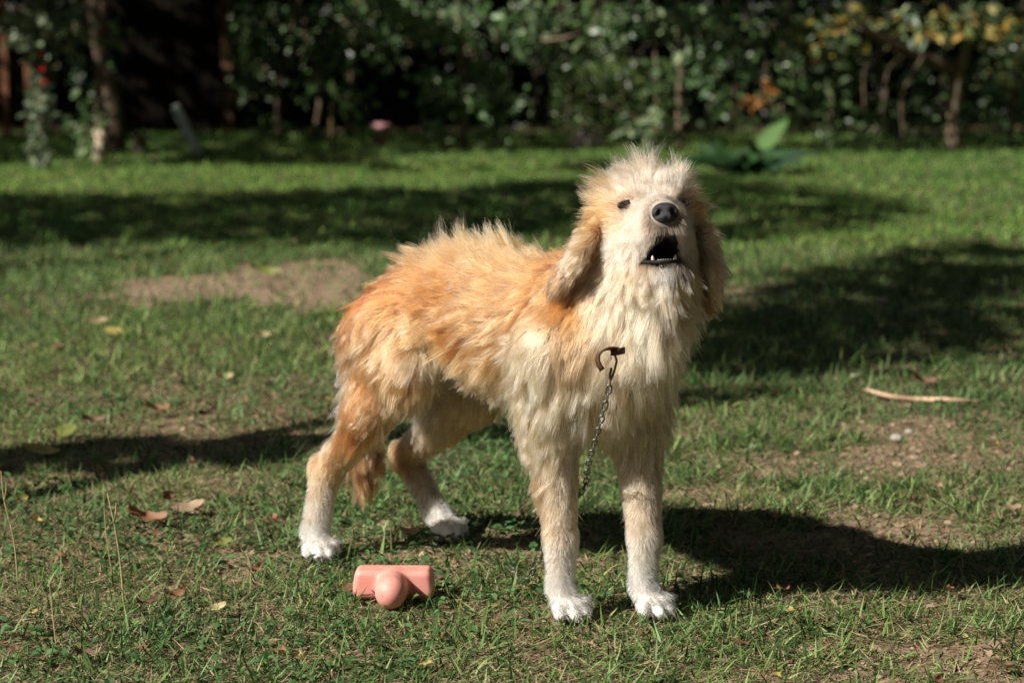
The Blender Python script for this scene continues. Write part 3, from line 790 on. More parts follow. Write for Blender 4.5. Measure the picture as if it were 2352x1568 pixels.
# ------------------------------------------------------------------ the dog
O = np.array([-.0425, 4.23, 0.0]); BF = np.array([.635, -.774, 0]); BF /= np.linalg.norm(BF); BL = np.array([-BF[1], BF[0], 0]); UP = np.array([0, 0, 1.0])
HC = np.array([.222, 3.929, .6585]); HF = unit(np.array([.12, -.91, .38])); HL = unit(np.array([.97, .12, 0.03])); HU = np.cross(HF, HL); HL = np.cross(HU, HF)
def Bp(f, l, z): return O + f * BF + l * BL + z * UP
def Bd(f, l, z): return f * BF + l * BL + z * UP
def Hp(a, b, c): return HC + a * HF + b * HL + c * HU
def Hd(a, b, c): return a * HF + b * HL + c * HU

H_ = .0055
lo = np.array([-.56, 3.60, -.02]); hi = np.array([.48, 4.80, .83])
gxs, gys, gzs = [np.arange(lo[i], hi[i], H_) for i in range(3)]
FIELD = np.full((len(gxs), len(gys), len(gzs)), .25, np.float32)
def window(pmin, pmax):
    a = np.maximum(((pmin - lo) / H_).astype(int), 0); b = np.minimum(((pmax - lo) / H_).astype(int) + 2, FIELD.shape)
    sl = tuple(slice(i, j) for i, j in zip(a, b))
    X, Y, Z = np.meshgrid(gxs[sl[0]], gys[sl[1]], gzs[sl[2]], indexing='ij')
    return sl, np.stack([X, Y, Z], -1).astype(np.float32)
def smin(a, b, k):
    h = np.clip(.5 + .5 * (b - a) / k, 0, 1); return b * (1 - h) + a * h - k * h * (1 - h)
def cap(p0, r0, p1, r1, k=.03):
    p0, p1 = np.asarray(p0), np.asarray(p1); mgn = max(r0, r1) + k + .05
    sl, Q = window(np.minimum(p0, p1) - mgn, np.maximum(p0, p1) + mgn)
    d = p1 - p0; t = np.clip(((Q - p0) @ d) / (d @ d), 0, 1)
    dist = np.linalg.norm(Q - (p0 + t[..., None] * d), axis=-1) - (r0 + t * (r1 - r0))
    FIELD[sl] = smin(FIELD[sl], dist, k)
def ell(c, axes, r, k=.03, carve=False):
    c = np.asarray(c); r = np.asarray(r); mgn = r.max() + k + .05
    sl, Q = window(c - mgn, c + mgn)
    q = np.stack([(Q - c) @ np.asarray(a) for a in axes], -1)
    k0 = np.linalg.norm(q / r, axis=-1); k1 = np.linalg.norm(q / (r * r), axis=-1) + 1e-6
    d = k0 * (k0 - 1) / k1
    FIELD[sl] = -smin(-FIELD[sl], d, k) if carve else smin(FIELD[sl], d, k)
BA = (BF, BL, UP); HA = (HF, HL, HU)
# trunk
ell(Bp(.15, 0, .460), BA, (.235, .096, .106), .04)
ell(Bp(.29, 0, .448), BA, (.110, .092, .122), .05)
ell(Bp(-.07, 0, .476), BA, (.22, .080, .074), .05)
ell(Bp(-.182, 0, .456), BA, (.100, .080, .076), .05)
cap(Bp(.24, 0, .540), .045, Bp(-.15, 0, .512), .046, .05)
cap(Bp(-.16, 0, .50), .044, Bp(-.245, 0, .436), .038, .05)
# neck
cap(Bp(.30, 0, .50), .095, Hp(-.035, 0, -.060), .072, .05)
cap(Bp(.37, 0, .47), .060, Hp(.0, 0, -.10), .050, .05)
# legs
LEGS = []
def hind(s, hip, knee, hock, heel, toe):
    cap(Bp(*hip), .074, Bp(*knee), .042, .05)
    cap(Bp(hip[0] - .05, hip[1], hip[2] - .02), .062, Bp((knee[0] + hock[0]) / 2, (knee[1] + hock[1]) / 2, (knee[2] + hock[2]) / 2 + .02), .036, .05)
    cap(Bp(*knee), .042, Bp(*hock), .021, .03)
    cap(Bp(*hock), .0215, Bp(*heel), .0195, .02)
    cap(Bp(hock[0] - .018, hock[1], hock[2] + .012), .012, Bp(*hock), .018, .02)
    paw(heel, toe)
def paw(heel, toe, spread=1.0):
    h = np.array(heel); t = np.array(toe); d = unit(np.array([t[0] - h[0], t[1] - h[1], 0])); s = np.array([-d[1], d[0], 0])
    c = np.array([t[0], t[1], .024]) - d * .012
    cap(Bp(*h), .0165, Bp(*c), .0205, .015)
    for q, fw, r in ((-.0275, .014, .0105), (-.0098, .032, .0112), (.0098, .032, .0112), (.0275, .014, .0105)):
        p0 = c + s * q * .8 * spread + np.array([0, 0, .002]); p1 = c + s * q * spread + d * fw; p1[2] = .0165
        pm = (p0 + p1) / 2 + np.array([0, 0, .008])
        cap(Bp(*p0), r, Bp(*pm), r * 1.05, .0012); cap(Bp(*pm), r * 1.05, Bp(*p1), r * .92, .0012)
hind(-1, (-.200, -.062, .425), (-.125, -.088, .368), (-.335, -.118, .163), (-.340, -.142, .050), (-.302, -.154, .024))
hind(1, (-.205, .062, .415), (-.165, .105, .315), (-.405, .120, .150), (-.335, .142, .046), (-.275, .128, .026))
def fore(shoulder, elbow, wrist, past, toe):
    cap(Bp(*shoulder), .064, Bp(*elbow), .043, .05)
    cap(Bp(*elbow), .039, Bp(*wrist), .0205, .03)
    cap(Bp(*wrist), .0215, Bp(*past), .0165, .015)
    paw(past, toe, 1.12)
fore((.275, -.082, .455), (.255, -.068, .330), (.276, -.066, .135), (.281, -.070, .052), (.314, -.070, .024))
fore((.305, .082, .455), (.315, .068, .330), (.352, .056, .135), (.354, .051, .052), (.390, .051, .024))
# tail
for (p, r), (p2, r2) in zip([((-.270, 0, .445), .034), ((-.335, .006, .37), .026), ((-.372, .006, .27), .022), ((-.385, .006, .18), .018)],
                            [((-.335, .006, .37), .026), ((-.372, .006, .27), .022), ((-.385, .006, .18), .018), ((-.392, .008, .125), .010)]):
    cap(Bp(*p), r, Bp(*p2), r2, .02)
# head
ell(Hp(-.008, 0, .016), HA, (.086, .072, .062), .03)
ell(Hp(.02, 0, -.035), HA, (.072, .057, .048), .03)
cap(Hp(.055, 0, -.014), .045, Hp(.118, 0, -.0145), .033, .022)
for s in (-1, 1):
    cap(Hp(.07, s * .027, -.036), .024, Hp(.122, s * .0145, -.038), .0180, .015)
    cap(Hp(.035, s * .032, .044), .020, Hp(.056, s * .028, .042), .014, .02)
ell(Hp(.105, 0, -.063), HA, (.068, .0225, .020), .010, True)
cap(Hp(.03, 0, -.082), .036, Hp(.098, 0, -.099), .0200, .02)
for s in (-1, 1): cap(Hp(.035, s * .030, -.078), .020, Hp(.093, s * .017, -.094), .013, .012)
ell(Hp(.095, 0, -.066), HA, (.060, .0225, .0185), .006, True)
EAR = {-1: [Hp(-.020, -.064, .038), at(1350, 548, 3.922), at(1321, 603, 3.908), at(1283, 657, 3.918)],
       1: [Hp(-.020, .064, .038), at(1616, 556, 3.930), at(1631, 615, 3.922), at(1630, 686, 3.926)]}
for s in (-1, 1):
    e = EAR[s]
    for off in (-.020, 0, .020):
        o2 = HF * off
        for i in range(3):
            w = (.5, .95, 1.15, .7)
            cap(e[i] + o2 * w[i], .0085, e[i + 1] + o2 * w[i + 1], .0080, .010)

def surface_net(Fd):
    ins = Fd < 0
    c = [ins[i:ins.shape[0] - 1 + i, j:ins.shape[1] - 1 + j, k:ins.shape[2] - 1 + k] for i in (0, 1) for j in (0, 1) for k in (0, 1)]
    cnt = sum(x.astype(np.int8) for x in c)
    act = np.argwhere((cnt > 0) & (cnt < 8)); n = len(act)
    vid = np.full(cnt.shape, -1, np.int32); vid[tuple(act.T)] = np.arange(n)
    acc = np.zeros((n, 3)); num = np.zeros(n)
    offs = [(i, j, k) for i in (0, 1) for j in (0, 1) for k in (0, 1)]
    for o1 in offs:
        for ax in range(3):
            if o1[ax]: continue
            o2 = list(o1); o2[ax] = 1
            a = Fd[tuple((act + o1).T)]; b_ = Fd[tuple((act + o2).T)]
            s = (a < 0) != (b_ < 0); t = a / (a - b_ + 1e-12)
            p = np.tile(np.array(o1, float), (n, 1)); p[:, ax] = t
            acc[s] += p[s]; num[s] += 1
    V = lo + (act + acc / num[:, None]) * H_
    quads = []
    for ax in range(3):
        sl1 = [slice(1, -1)] * 3; sl2 = [slice(1, -1)] * 3
        sl1[ax] = slice(0, -1); sl2[ax] = slice(1, None)
        A, B_ = ins[tuple(sl1)], ins[tuple(sl2)]
        e = np.argwhere(A != B_)
        flip = A[tuple(e.T)]
        base = e.copy(); u, w = (ax + 1) % 3, (ax + 2) % 3
        base[:, u] += 1; base[:, w] += 1
        def vv(du, dw):
            q = base.copy(); q[:, u] += du; q[:, w] += dw
            return vid[tuple(q.T)]
        q = np.stack([vv(-1, -1), vv(0, -1), vv(0, 0), vv(-1, 0)], -1)
        q[~flip] = q[~flip][:, ::-1]
        quads.append(q)
    q = np.concatenate(quads)
    return V, q[(q >= 0).all(1)]
V, Q = surface_net(FIELD)
# a light smoothing
for _ in range(2):
    s = np.zeros_like(V); c = np.zeros(len(V))
    for k in range(4):
        np.add.at(s, Q[:, k], V[Q[:, (k + 1) % 4]]); np.add.at(c, Q[:, k], 1)
        np.add.at(s, Q[:, k], V[Q[:, (k - 1) % 4]]); np.add.at(c, Q[:, k], 1)
    V = V * .5 + .5 * s / c[:, None]
# keep the largest piece only
def sdf(p):
    q = np.clip((np.asarray(p) - lo) / H_, 0, np.array(FIELD.shape) - 2.001); i = q.astype(int); f = q - i
    r = 0
    for a in (0, 1):
        for b_ in (0, 1):
            for c_ in (0, 1):
                w = (f[..., 0] if a else 1 - f[..., 0]) * (f[..., 1] if b_ else 1 - f[..., 1]) * (f[..., 2] if c_ else 1 - f[..., 2])
                r = r + w * FIELD[i[..., 0] + a, i[..., 1] + b_, i[..., 2] + c_]
    return r
def sgrad(p, e=.006):
    return unit(np.stack([sdf(p + np.eye(3)[i] * e) - sdf(p - np.eye(3)[i] * e) for i in range(3)], -1))

# ---- groom guides: where, which way the hair lies, length, lift, colour
CREAM, WHITE, TAN, TANL, FORE = (.80, .668, .515), (.885, .84, .78), (.64, .37, .175), (.715, .495, .31), (.78, .64, .49)
INNER_SHADE, SOCK = (.66, .56, .44), (.83, .74, .625)  # first tone greyed to carry the shade between the thighs
RUST, DTAN, GREY, FACE = (.585, .26, .09), (.47, .31, .18), (.28, .225, .17), (.81, .70, .595)
G = []
def gb(p, d, L, lift, col, both=True):
    for s in ((1, -1) if both and abs(p[1]) > 1e-6 else (1,)):
        G.append((Bp(p[0], s * p[1], p[2]), unit(Bd(d[0], s * d[1], d[2])), L, lift, col))
def gh(p, d, L, lift, col, both=True):
    for s in ((1, -1) if both and abs(p[1]) > 1e-6 else (1,)):
        G.append((Hp(p[0], s * p[1], p[2]), unit(Hd(d[0], s * d[1], d[2])), L, lift, col))
# ridge of the back
gb((.24, 0, .585), (-.9, 0, .25), .045, .40, TAN); gb((.14, 0, .57), (-.8, 0, .4), .050, .55, TANL); gb((.05, 0, .565), (-.65, 0, .75), .070, .9, TANL)
gb((-.05, 0, .56), (-.65, 0, .75), .072, .9, TANL); gb((-.15, 0, .55), (-.85, 0, .35), .055, .6, TANL); gb((-.23, 0, .535), (-1, 0, .0), .045, .35, TAN)
gb((-.26, 0, .49), (-.8, 0, -.6), .034, .18, RUST); gb((-.29, 0, .43), (-.4, 0, -.9), .036, .2, RUST)
# upper side
gb((.24, .08, .51), (-.85, .1, -.45), .042, .22, TAN); gb((.10, .08, .52), (-.95, .1, -.1), .062, .25, TANL); gb((-.03, .08, .52), (-.95, .1, -.05), .066, .28, TAN)
gb((-.13, .075, .51), (-.9, .1, -.25), .060, .25, TAN); gb((-.21, .075, .49), (-.75, .1, -.6), .050, .2, RUST); gb((-.245, .06, .46), (-.5, .1, -.85), .036, .16, RUST)
# middle of the side
gb((.24, .10, .45), (-.5, .1, -.85), .060, .14, CREAM); gb((.15, .10, .45), (-.75, .1, -.6), .066, .16, TANL); gb((.03, .095, .45), (-.9, .1, -.35), .075, .18, TAN)
gb((-.07, .085, .45), (-.75, .1, -.6), .078, .22, TANL); gb((-.135, .085, .44), (-.3, .1, -.95), .080, .2, TANL); gb((-.20, .09, .43), (-.3, .1, -.95), .060, .18, TANL)
gb((-.27, .08, .41), (-.5, .1, -.85), .036, .22, TAN)
# lower side and belly
gb((.16, .08, .38), (-.45, .05, -.9), .050, .15, CREAM); gb((.06, .075, .40), (-.45, .05, -.9), .050, .15, TANL); gb((-.03, .07, .42), (-.3, .05, -.95), .048, .2, CREAM)
gb((-.09, .075, .41), (-.1, .05, -1), .052, .28, CREAM); gb((.08, .0, .355), (-.5, 0, -.85), .034, .25, CREAM); gb((-.08, 0, .39), (-.3, 0, -.95), .034, .3, TANL)
# thigh
gb((-.17, .11, .37), (-.35, .05, -.95), .060, .18, TAN); gb((-.09, .11, .36), (-.35, .0, -.95), .044, .15, TANL); gb((-.16, .115, .31), (-.55, .05, -.85), .040, .2, TANL); gb((-.23, .12, .26), (-.5, .05, -.85), .042, .22, TAN)
gb((-.22, .115, .31), (-.35, .05, -.95), .042, .22, TAN); gb((-.28, .085, .36), (-.45, .05, -.9), .040, .25, WHITE); gb((-.30, .10, .29), (-.4, .05, -.9), .038, .25, WHITE)
gb((-.26, .12, .245), (-.4, .0, -.9), .038, .22, TAN); gb((-.31, .04, .36), (-.4, 0, -.9), .042, .25, WHITE)
gb((-.20, .03, .32), (-.3, 0, -.95), .028, .22, INNER_SHADE); gb((-.24, .08, .22), (-.3, 0, -.95), .022, .22, INNER_SHADE); gb((-.12, .05, .33), (-.2, 0, -1), .028, .22, INNER_SHADE)
gb((-.29, .13, .20), (-.25, .05, -.95), .024, .22, TANL); gb((-.345, .13, .165), (-.1, .05, -1), .015, .2, TANL); gb((-.40, .12, .15), (-.1, .05, -1), .015, .2, DTAN)
gb((-.34, .14, .135), (.0, .05, -1), .012, .2, FORE); gb((-.33, .155, .09), (.1, .05, -1), .011, .2, SOCK); gb((-.38, .135, .10), (.3, 0, -1), .011, .2, FACE); gb((-.32, .15, .05), (.3, 0, -1), .011, .25, WHITE); gb((-.26, .15, .02), (.8, 0, -.5), .0030, .12, WHITE)
for f_, l_, z_ in ((-.255, .05, .385), (-.262, .085, .345), (-.275, .10, .30), (-.295, .115, .255), (-.27, .02, .36), (-.30, .06, .30)):
    gb((f_, l_, z_), (-.65, .05, -.8), .046, .3, WHITE)
# chest and fore legs
gb((.40, 0, .44), (.15, 0, -1), .058, .32, CREAM); gb((.39, .06, .46), (.1, .1, -1), .054, .28, CREAM); gb((.35, .09, .50), (-.1, .1, -1), .050, .22, TANL); gb((.37, .0, .36), (.1, 0, -1), .062, .3, CREAM)
gb((.30, .13, .47), (-.25, .1, -.95), .060, .15, CREAM); gb((.28, .12, .38), (-.15, .1, -1), .066, .18, CREAM); gb((.33, .11, .36), (.05, .1, -1), .052, .28, CREAM)
gb((.25, .10, .31), (-.2, .1, -1), .050, .28, CREAM); gb((.31, .09, .28), (-.05, .05, -1), .040, .25, CREAM)
gb((.30, .09, .22), (-.1, .05, -1), .020, .25, FORE); gb((.33, .06, .22), (.1, 0, -1), .018, .25, FORE); gb((.25, .065, .24), (-.5, 0, -.85), .042, .35, TANL); gb((.25, .06, .17), (-.4, 0, -.9), .024, .3, TANL)
gb((.36, .03, .22), (.0, -.1, -1), .018, .25, FORE)
gb((.30, .085, .16), (-.05, .05, -1), .014, .22, FORE); gb((.30, .08, .11), (0, .05, -1), .010, .22, SOCK); gb((.36, .085, .15), (0, .05, -1), .013, .22, FORE); gb((.37, .06, .11), (0, .05, -1), .010, .2, SOCK); gb((.30, .05, .07), (0, .0, -1), .009, .2, WHITE); gb((.37, .05, .07), (0, .0, -1), .009, .2, WHITE)
gb((.33, .08, .05), (.2, .05, -1), .010, .25, WHITE); gb((.40, .08, .05), (.2, .05, -1), .010, .25, WHITE); gb((.36, .06, .02), (.8, 0, -.5), .0030, .12, WHITE); gb((.44, .06, .02), (.8, 0, -.5), .0030, .12, WHITE)
# tail
gb((-.40, .01, .37), (-.2, 0, -1), .050, .25, TAN, False); gb((-.41, .02, .27), (.0, 0, -1), .052, .3, TAN, False); gb((-.40, .01, .17), (.0, 0, -1), .062, .35, DTAN, False); gb((-.37, -.02, .20), (.1, -.15, -1), .055, .4, DTAN, False); gb((-.37, .04, .16), (.1, .15, -1), .055, .4, DTAN, False); gb((-.35, .05, .24), (.2, .1, -1), .046, .3, DTAN, False)
# neck
gb((.33, .09, .55), (-.25, .1, -.95), .038, .15, TAN); gb((.29, .07, .58), (-.7, .2, -.6), .042, .25, TAN); gb((.42, .05, .54), (.1, .1, -1), .060, .32, CREAM); gb((.41, .08, .57), (0, .1, -1), .044, .2, CREAM)
gb((.28, 0, .60), (-.8, 0, .1), .042, .3, TAN)
# head
gh((.115, 0, .024), (-.8, 0, .45), .009, .3, FACE); gh((.10, .03, .012), (-.75, .45, .2), .009, .25, FACE); gh((.085, .045, -.010), (-.6, .6, -.45), .012, .25, FACE); gh((.11, .035, -.028), (-.35, .5, -.8), .014, .25, FACE)
gh((.125, .022, -.042), (-.1, .35, -.95), .013, .28, FACE); gh((.138, .0, -.034), (.1, .0, -1), .012, .25, GREY); gh((.132, .012, -.046), (.1, .3, -1), .015, .28, GREY); gh((.07, .034, -.056), (.15, .4, -.9), .034, .45, FACE); gh((.11, .026, -.050), (.15, .15, -.95), .024, .35, FACE); gh((.06, .034, -.064), (.1, .5, -.85), .030, .5, DTAN)
gh((.078, .022, .036), (-.3, .3, .9), .016, .35, FACE); gh((.088, 0, .038), (-.5, 0, .85), .014, .35, FACE); gh((.068, .056, .022), (-.2, .8, .5), .018, .3, FACE)
gh((.072, .040, .022), (-.2, .5, .8), .014, .3, FACE); gh((.066, .058, -.004), (-.4, .9, -.2), .013, .2, TANL); gh((.068, .048, -.018), (-.4, .8, -.5), .013, .22, FACE)
gh((.060, 0, .066), (.15, 0, 1), .036, .7, FACE); gh((.055, .035, .056), (.05, .5, .9), .036, .65, FACE); gh((.01, 0, .078), (.0, 0, 1), .060, 1.15, (.785, .645, .51)); gh((.01, .04, .066), (.0, .62, .78), .060, 1.1, (.76, .60, .45))
gh((-.05, .0, .07), (-.5, 0, .85), .050, .8, TANL); gh((-.05, .05, .05), (-.4, .7, .6), .040, .85, TANL); gh((.005, .068, .040), (-.1, .95, .35), .040, .85, TANL)
gh((.035, .068, .020), (-.15, .97, .2), .026, .4, TANL); gh((.035, .066, -.02), (-.2, .9, -.4), .026, .35, FACE); gh((.0, .072, .0), (-.2, .97, -.15), .026, .5, TANL); gh((-.03, .07, .015), (-.35, .93, .0), .028, .5, TANL)
gh((.055, .052, -.05), (-.2, .6, -.8), .028, .3, FACE); gh((.02, .062, -.06), (-.2, .4, -.9), .036, .25, CREAM); gh((.05, .045, -.09), (-.05, .4, -.9), .045, .38, CREAM)
gh((.118, .0, -.122), (.35, 0, -.95), .026, .3, WHITE); gh((.118, .0, -.102), (.5, 0, -.85), .012, .25, WHITE); gh((.10, .022, -.12), (.15, .25, -.95), .036, .3, CREAM)
gh((.09, 0, -.138), (.15, 0, -1), .080, .4, CREAM); gh((.05, 0, -.140), (.1, 0, -1), .095, .4, CREAM); gh((.06, .03, -.125), (.05, .2, -1), .075, .38, CREAM); gh((.01, .03, -.145), (.05, .1, -1), .085, .35, CREAM)
# ears
for s in (-1, 1):
    e = EAR[s]
    for q, (L, col) in zip((0, 1, 2, 3), ((.028, TANL), (.031, (.58, .42, .26)), (.034, DTAN), (.027, (.36, .27, .18)))):
        d = unit(e[min(3, q + 1)] - e[max(0, q - 1)] + np.array([0, 0, -.01]))
        col = col if s < 0 else tuple(c * .78 for c in col)  # far ear darkened, its shadow is part of the hair colour
        G.append((e[q] + HF * .012, unit(d + HF * .05), L, .22, col)); G.append((e[q] + HL * s * .012, unit(d + HL * s * .12), L, .25, col))
NE = len(G) - 16
GP = np.array([g[0] for g in G]); GD = np.array([g[1] for g in G]); GL = np.array([g[2] for g in G]); GT = np.array([g[3] for g in G]); GC = np.array([g[4] for g in G])
def groom(P):
    d2 = ((P[:, None, :] - GP[None]) ** 2).sum(-1)
    w = 1 / (d2 + .00012) ** 2
    de = np.min([np.min([np.linalg.norm(P - (e_[i] + np.clip(((P - e_[i]) @ (e_[i + 1] - e_[i])) / ((e_[i + 1] - e_[i]) @ (e_[i + 1] - e_[i])), 0, 1)[:, None] * (e_[i + 1] - e_[i])), axis=1) for i in range(3)], 0) for e_ in EAR.values()], 0)
    ie = np.clip((.021 - de) / .005, 0, 1)[:, None]
    w[:, NE:] *= ie; w[:, :NE] *= np.clip(1 - ie, .02, 1)
    w /= w.sum(1, keepdims=True)
    return unit(w @ GD), w @ GL, w @ GT, w @ GC

def chunked(P, fn, n=20000):
    r = [fn(P[i:i + n]) for i in range(0, len(P), n)]
    return [np.concatenate(x) for x in zip(*r)]

_, _, _, BC = chunked(V, groom)
mouth = Hp(.095, 0, -.064)
qm = (V - mouth) @ np.stack(HA, 1)
inmouth = ((qm / np.array([.075, .0285, .022])) ** 2).sum(1) < 1.05
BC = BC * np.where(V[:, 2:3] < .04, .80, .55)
BC[inmouth] = np.array([.012, .008, .007])
lipm = (((qm / np.array([.085, .035, .031])) ** 2).sum(1) < 1.05) & ~inmouth
BC[lipm] = np.array([.02, .017, .016])
dog = empty("dog", tuple(Bp(0, 0, 0)), "shaggy cream and tan dog barking with its head raised", "dog")
M_skin = mat_leaf("dog_skin", 0, .75, .2)
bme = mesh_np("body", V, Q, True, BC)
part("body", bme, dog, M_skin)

# ---- hair
tri = np.concatenate([Q[:, [0, 1, 2]], Q[:, [0, 2, 3]]])
ta = V[tri]; area = .5 * np.linalg.norm(np.cross(ta[:, 1] - ta[:, 0], ta[:, 2] - ta[:, 0]), axis=1)
def roots(n, wt=None):
    pr = area if wt is None else area * wt
    i = rng.choice(len(tri), n, p=pr / pr.sum()); u = rng.random((n, 2)); s = np.sqrt(u[:, :1])
    T = V[tri[i]]
    return T[:, 0] * (1 - s) + T[:, 1] * s * (1 - u[:, 1:]) + T[:, 2] * s * u[:, 1:]
tc_ = ta.mean(1)
hw = 1 + 1.6 * (np.linalg.norm(tc_ - HC, axis=1) < .17) + .9 * (tc_[:, 2] < .24)
NSEG = 7
def grow(P, jit_seed, dn, ln):
    nrm = sgrad(P); d, L, lift, c = chunked(P, groom)
    d = unit(d + dn)
    tang = unit(d - nrm * (d * nrm).sum(1, keepdims=True) + 1e-4)
    out = np.clip((d * nrm).sum(1, keepdims=True), -.2, 1)
    start = unit(tang * (1 - lift[:, None] * .45) + nrm * (lift[:, None] * .75 + .10))
    end = unit(d * 1.0 + tang * .4 + nrm * np.clip(out, 0, 1) * .3 + np.array([0, 0, -.18]))
    L = L * ln
    pts = [P - nrm * .002]; p = P.copy()
    for k in range(1, NSEG):
        t = (k - .5) / (NSEG - 1)
        dd = unit(start * (1 - t) ** 1.3 + end * (t ** .8))
        p = p + dd * (L / (NSEG - 1))[:, None]; pts.append(p.copy())
    return np.stack(pts, 1), c, L, nrm
NC, NH = 8000, 240000
CP = roots(NC, hw)
cdn = rng.normal(0, .20, (NC, 3)); cl_n = rng.uniform(.75, 1.35, NC); cbr = rng.normal(1, .11, NC)
CW, _, CLn, _ = grow(CP, 0, cdn, cl_n)
# a soft bend along each lock
tt = np.linspace(0, 1, NSEG)
ph = rng.uniform(0, 6.28, NC); bx = unit(rng.normal(size=(NC, 3)))
CW += bx[:, None, :] * (np.sin(tt[None] * 3.6 + ph[:, None]) - np.sin(ph)[:, None])[..., None] * (CLn * .24 * np.clip(CLn / .04, .2, 1))[:, None, None]
kd = kdtree.KDTree(NC)
for i, p_ in enumerate(CP): kd.insert(p_, i)
kd.balance()
HP = roots(NH, hw)
q = (HP - mouth) @ np.stack(HA, 1)
bad = ((q / np.array([.078, .0295, .023])) ** 2).sum(1) < 1.0
EYES = {}
for s in (-1, 1):
    pe = Hp(.02, s * .0425, .029) + np.linspace(0, .07, 141)[:, None] * HF
    EYES[s] = pe[np.argmax(sdf(pe) > -.0035)]
for s in (-1, 1): bad |= np.linalg.norm((HP - EYES[s]) @ np.stack(HA, 1) / np.array([.015, .0155, .0066]), axis=1) < 1
NOSE = Hp(.147, 0, -.012)
bad |= np.linalg.norm(HP - NOSE, axis=1) < .022
bad |= HP[:, 2] < .006
HP = HP[~bad]; n = len(HP)
near = np.array([kd.find(p_)[1] for p_ in HP])
HW, HCc, HLn, HN = grow(HP, 1, rng.normal(0, .13, (n, 3)), rng.uniform(.55, 1.15, n))
same = np.linalg.norm(HP - CP[near], axis=1)
k_ = rng.uniform(.40, .95, n) * np.clip(1 - same / .035, 0, 1) * np.clip(HLn / .035, .15, 1)
off = HP - CP[near]
target = CW[near] + off[:, None, :] * (1 - .85 * tt[None, :, None])
wgt = (k_[:, None] * tt[None] ** .9)[..., None]
HW = HW * (1 - wgt) + target * wgt
# hairs keep outside the skin and clear of the mouth and nose
for k in range(1, NSEG):
    s_ = sdf(HW[:, k]); low = s_ < .0015 * k
    if low.any(): HW[low, k] += sgrad(HW[low, k]) * (.0015 * k - s_[low])[:, None]
qq = (HW - mouth) @ np.stack(HA, 1)
over = (((qq[..., 0] > .0) & (np.abs(qq[..., 1]) < .0165) & (np.abs(qq[..., 2]) < .0125)).any(1)) & (rng.random(n) < .86)
over |= (np.linalg.norm(HW - (NOSE + HF * .012), axis=2) < .0205).any(1)
for s in (-1, 1): over |= (np.linalg.norm((HW - (EYES[s] + HF * .010)) @ np.stack(HA, 1) / np.array([.012, .0145, .0046]), axis=2) < 1).any(1) & (rng.random(n) < .88)
HW, HCc, HLn, near = HW[~over], HCc[~over], HLn[~over], near[~over]; n = len(HW)
lockc = rng.random(NC); lm_ = np.where(lockc < .22, .20, np.where(lockc > .82, -.14, 0))[near][:, None] * np.clip(HLn / .04, .2, 1)[:, None]
HCc = np.where(lm_ > 0, HCc * (1 - lm_) + np.array(CREAM) * lm_, HCc * (1 + lm_) + np.array(DTAN) * (-lm_))
hc = HCc * np.clip(cbr[near] * rng.normal(1, .12, n), .6, 1.45)[:, None]
fb, lb, zb = (HW[:, 0] - O) @ BF, (HW[:, 0] - O) @ BL, HW[:, 0, 2]
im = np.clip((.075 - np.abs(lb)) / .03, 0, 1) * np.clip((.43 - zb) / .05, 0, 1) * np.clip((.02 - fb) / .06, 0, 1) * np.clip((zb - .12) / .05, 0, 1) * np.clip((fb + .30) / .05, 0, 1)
hc = hc * (1 - im[:, None] * .75) + np.array(INNER_SHADE) * .82 * (im[:, None] * .75)  # shadow on inner thighs and belly mixed into the hair colour
for s_i in (-1, 1):
    qe = (HW[:, 0] - EYES[s_i]) @ np.stack(HA, 1)
    de_ = np.clip(1.35 - np.linalg.norm(qe / np.array([.03, .021, .011]), axis=1), 0, .8)[:, None]
    hc = hc * (1 - de_) + np.array((.36, .25, .15)) * de_
qm_ = (HW[:, 0] - mouth) @ np.stack(HA, 1)
dm_ = np.clip(1.28 - np.linalg.norm(qm_ / np.array([.085, .034, .029]), axis=1), 0, .6)[:, None] * (rng.random((n, 1)) < .6)
hc = hc * (1 - dm_) + np.array(GREY) * dm_
paw_ = HW[:, 0, 2] < .034
HW[paw_] = HW[paw_][:, :1] + (HW[paw_] - HW[paw_][:, :1]) * .45
pale = rng.random(n) < .12
hc[pale] = hc[pale] * .5 + np.array(CREAM) * .5
NGD = 8000
gw = hw * (1 + 2.5 * (np.linalg.norm(tc_ - HC, axis=1) < .17))
GPt = roots(NGD, gw)
GPt = GPt[(GPt[:, 2] > .16) & (np.linalg.norm(GPt - Hp(.11, 0, -.03), axis=1) > .085)]
gW, gC, gL, _ = grow(GPt, 2, rng.normal(0, .20, (len(GPt), 3)), rng.uniform(.95, 1.40, len(GPt)))
bx2 = unit(rng.normal(size=(len(GPt), 3)))
gW = gW + bx2[:, None, :] * ((tt ** 2)[None] * (gL * rng.uniform(.05, .3, len(GPt)))[:, None])[..., None]
for k in range(1, NSEG):
    s_ = sdf(gW[:, k]); low = s_ < .003 * k
    if low.any(): gW[low, k] += sgrad(gW[low, k]) * (.003 * k - s_[low])[:, None]
HW = np.concatenate([HW, gW]); hc = np.concatenate([hc, gC * rng.uniform(.95, 1.25, (len(gC), 1))]); HLn = np.concatenate([HLn, np.full(len(gL), .017)]); n = len(HW)
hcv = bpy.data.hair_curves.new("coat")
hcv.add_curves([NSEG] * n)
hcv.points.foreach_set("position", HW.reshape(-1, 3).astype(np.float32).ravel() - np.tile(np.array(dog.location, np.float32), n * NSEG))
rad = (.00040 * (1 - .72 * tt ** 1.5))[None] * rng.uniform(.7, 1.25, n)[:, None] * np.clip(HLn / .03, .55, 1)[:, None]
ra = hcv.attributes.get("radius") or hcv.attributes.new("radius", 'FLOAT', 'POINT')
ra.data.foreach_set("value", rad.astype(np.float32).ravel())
ca = hcv.attributes.new("hair_col", 'FLOAT_COLOR', 'POINT')
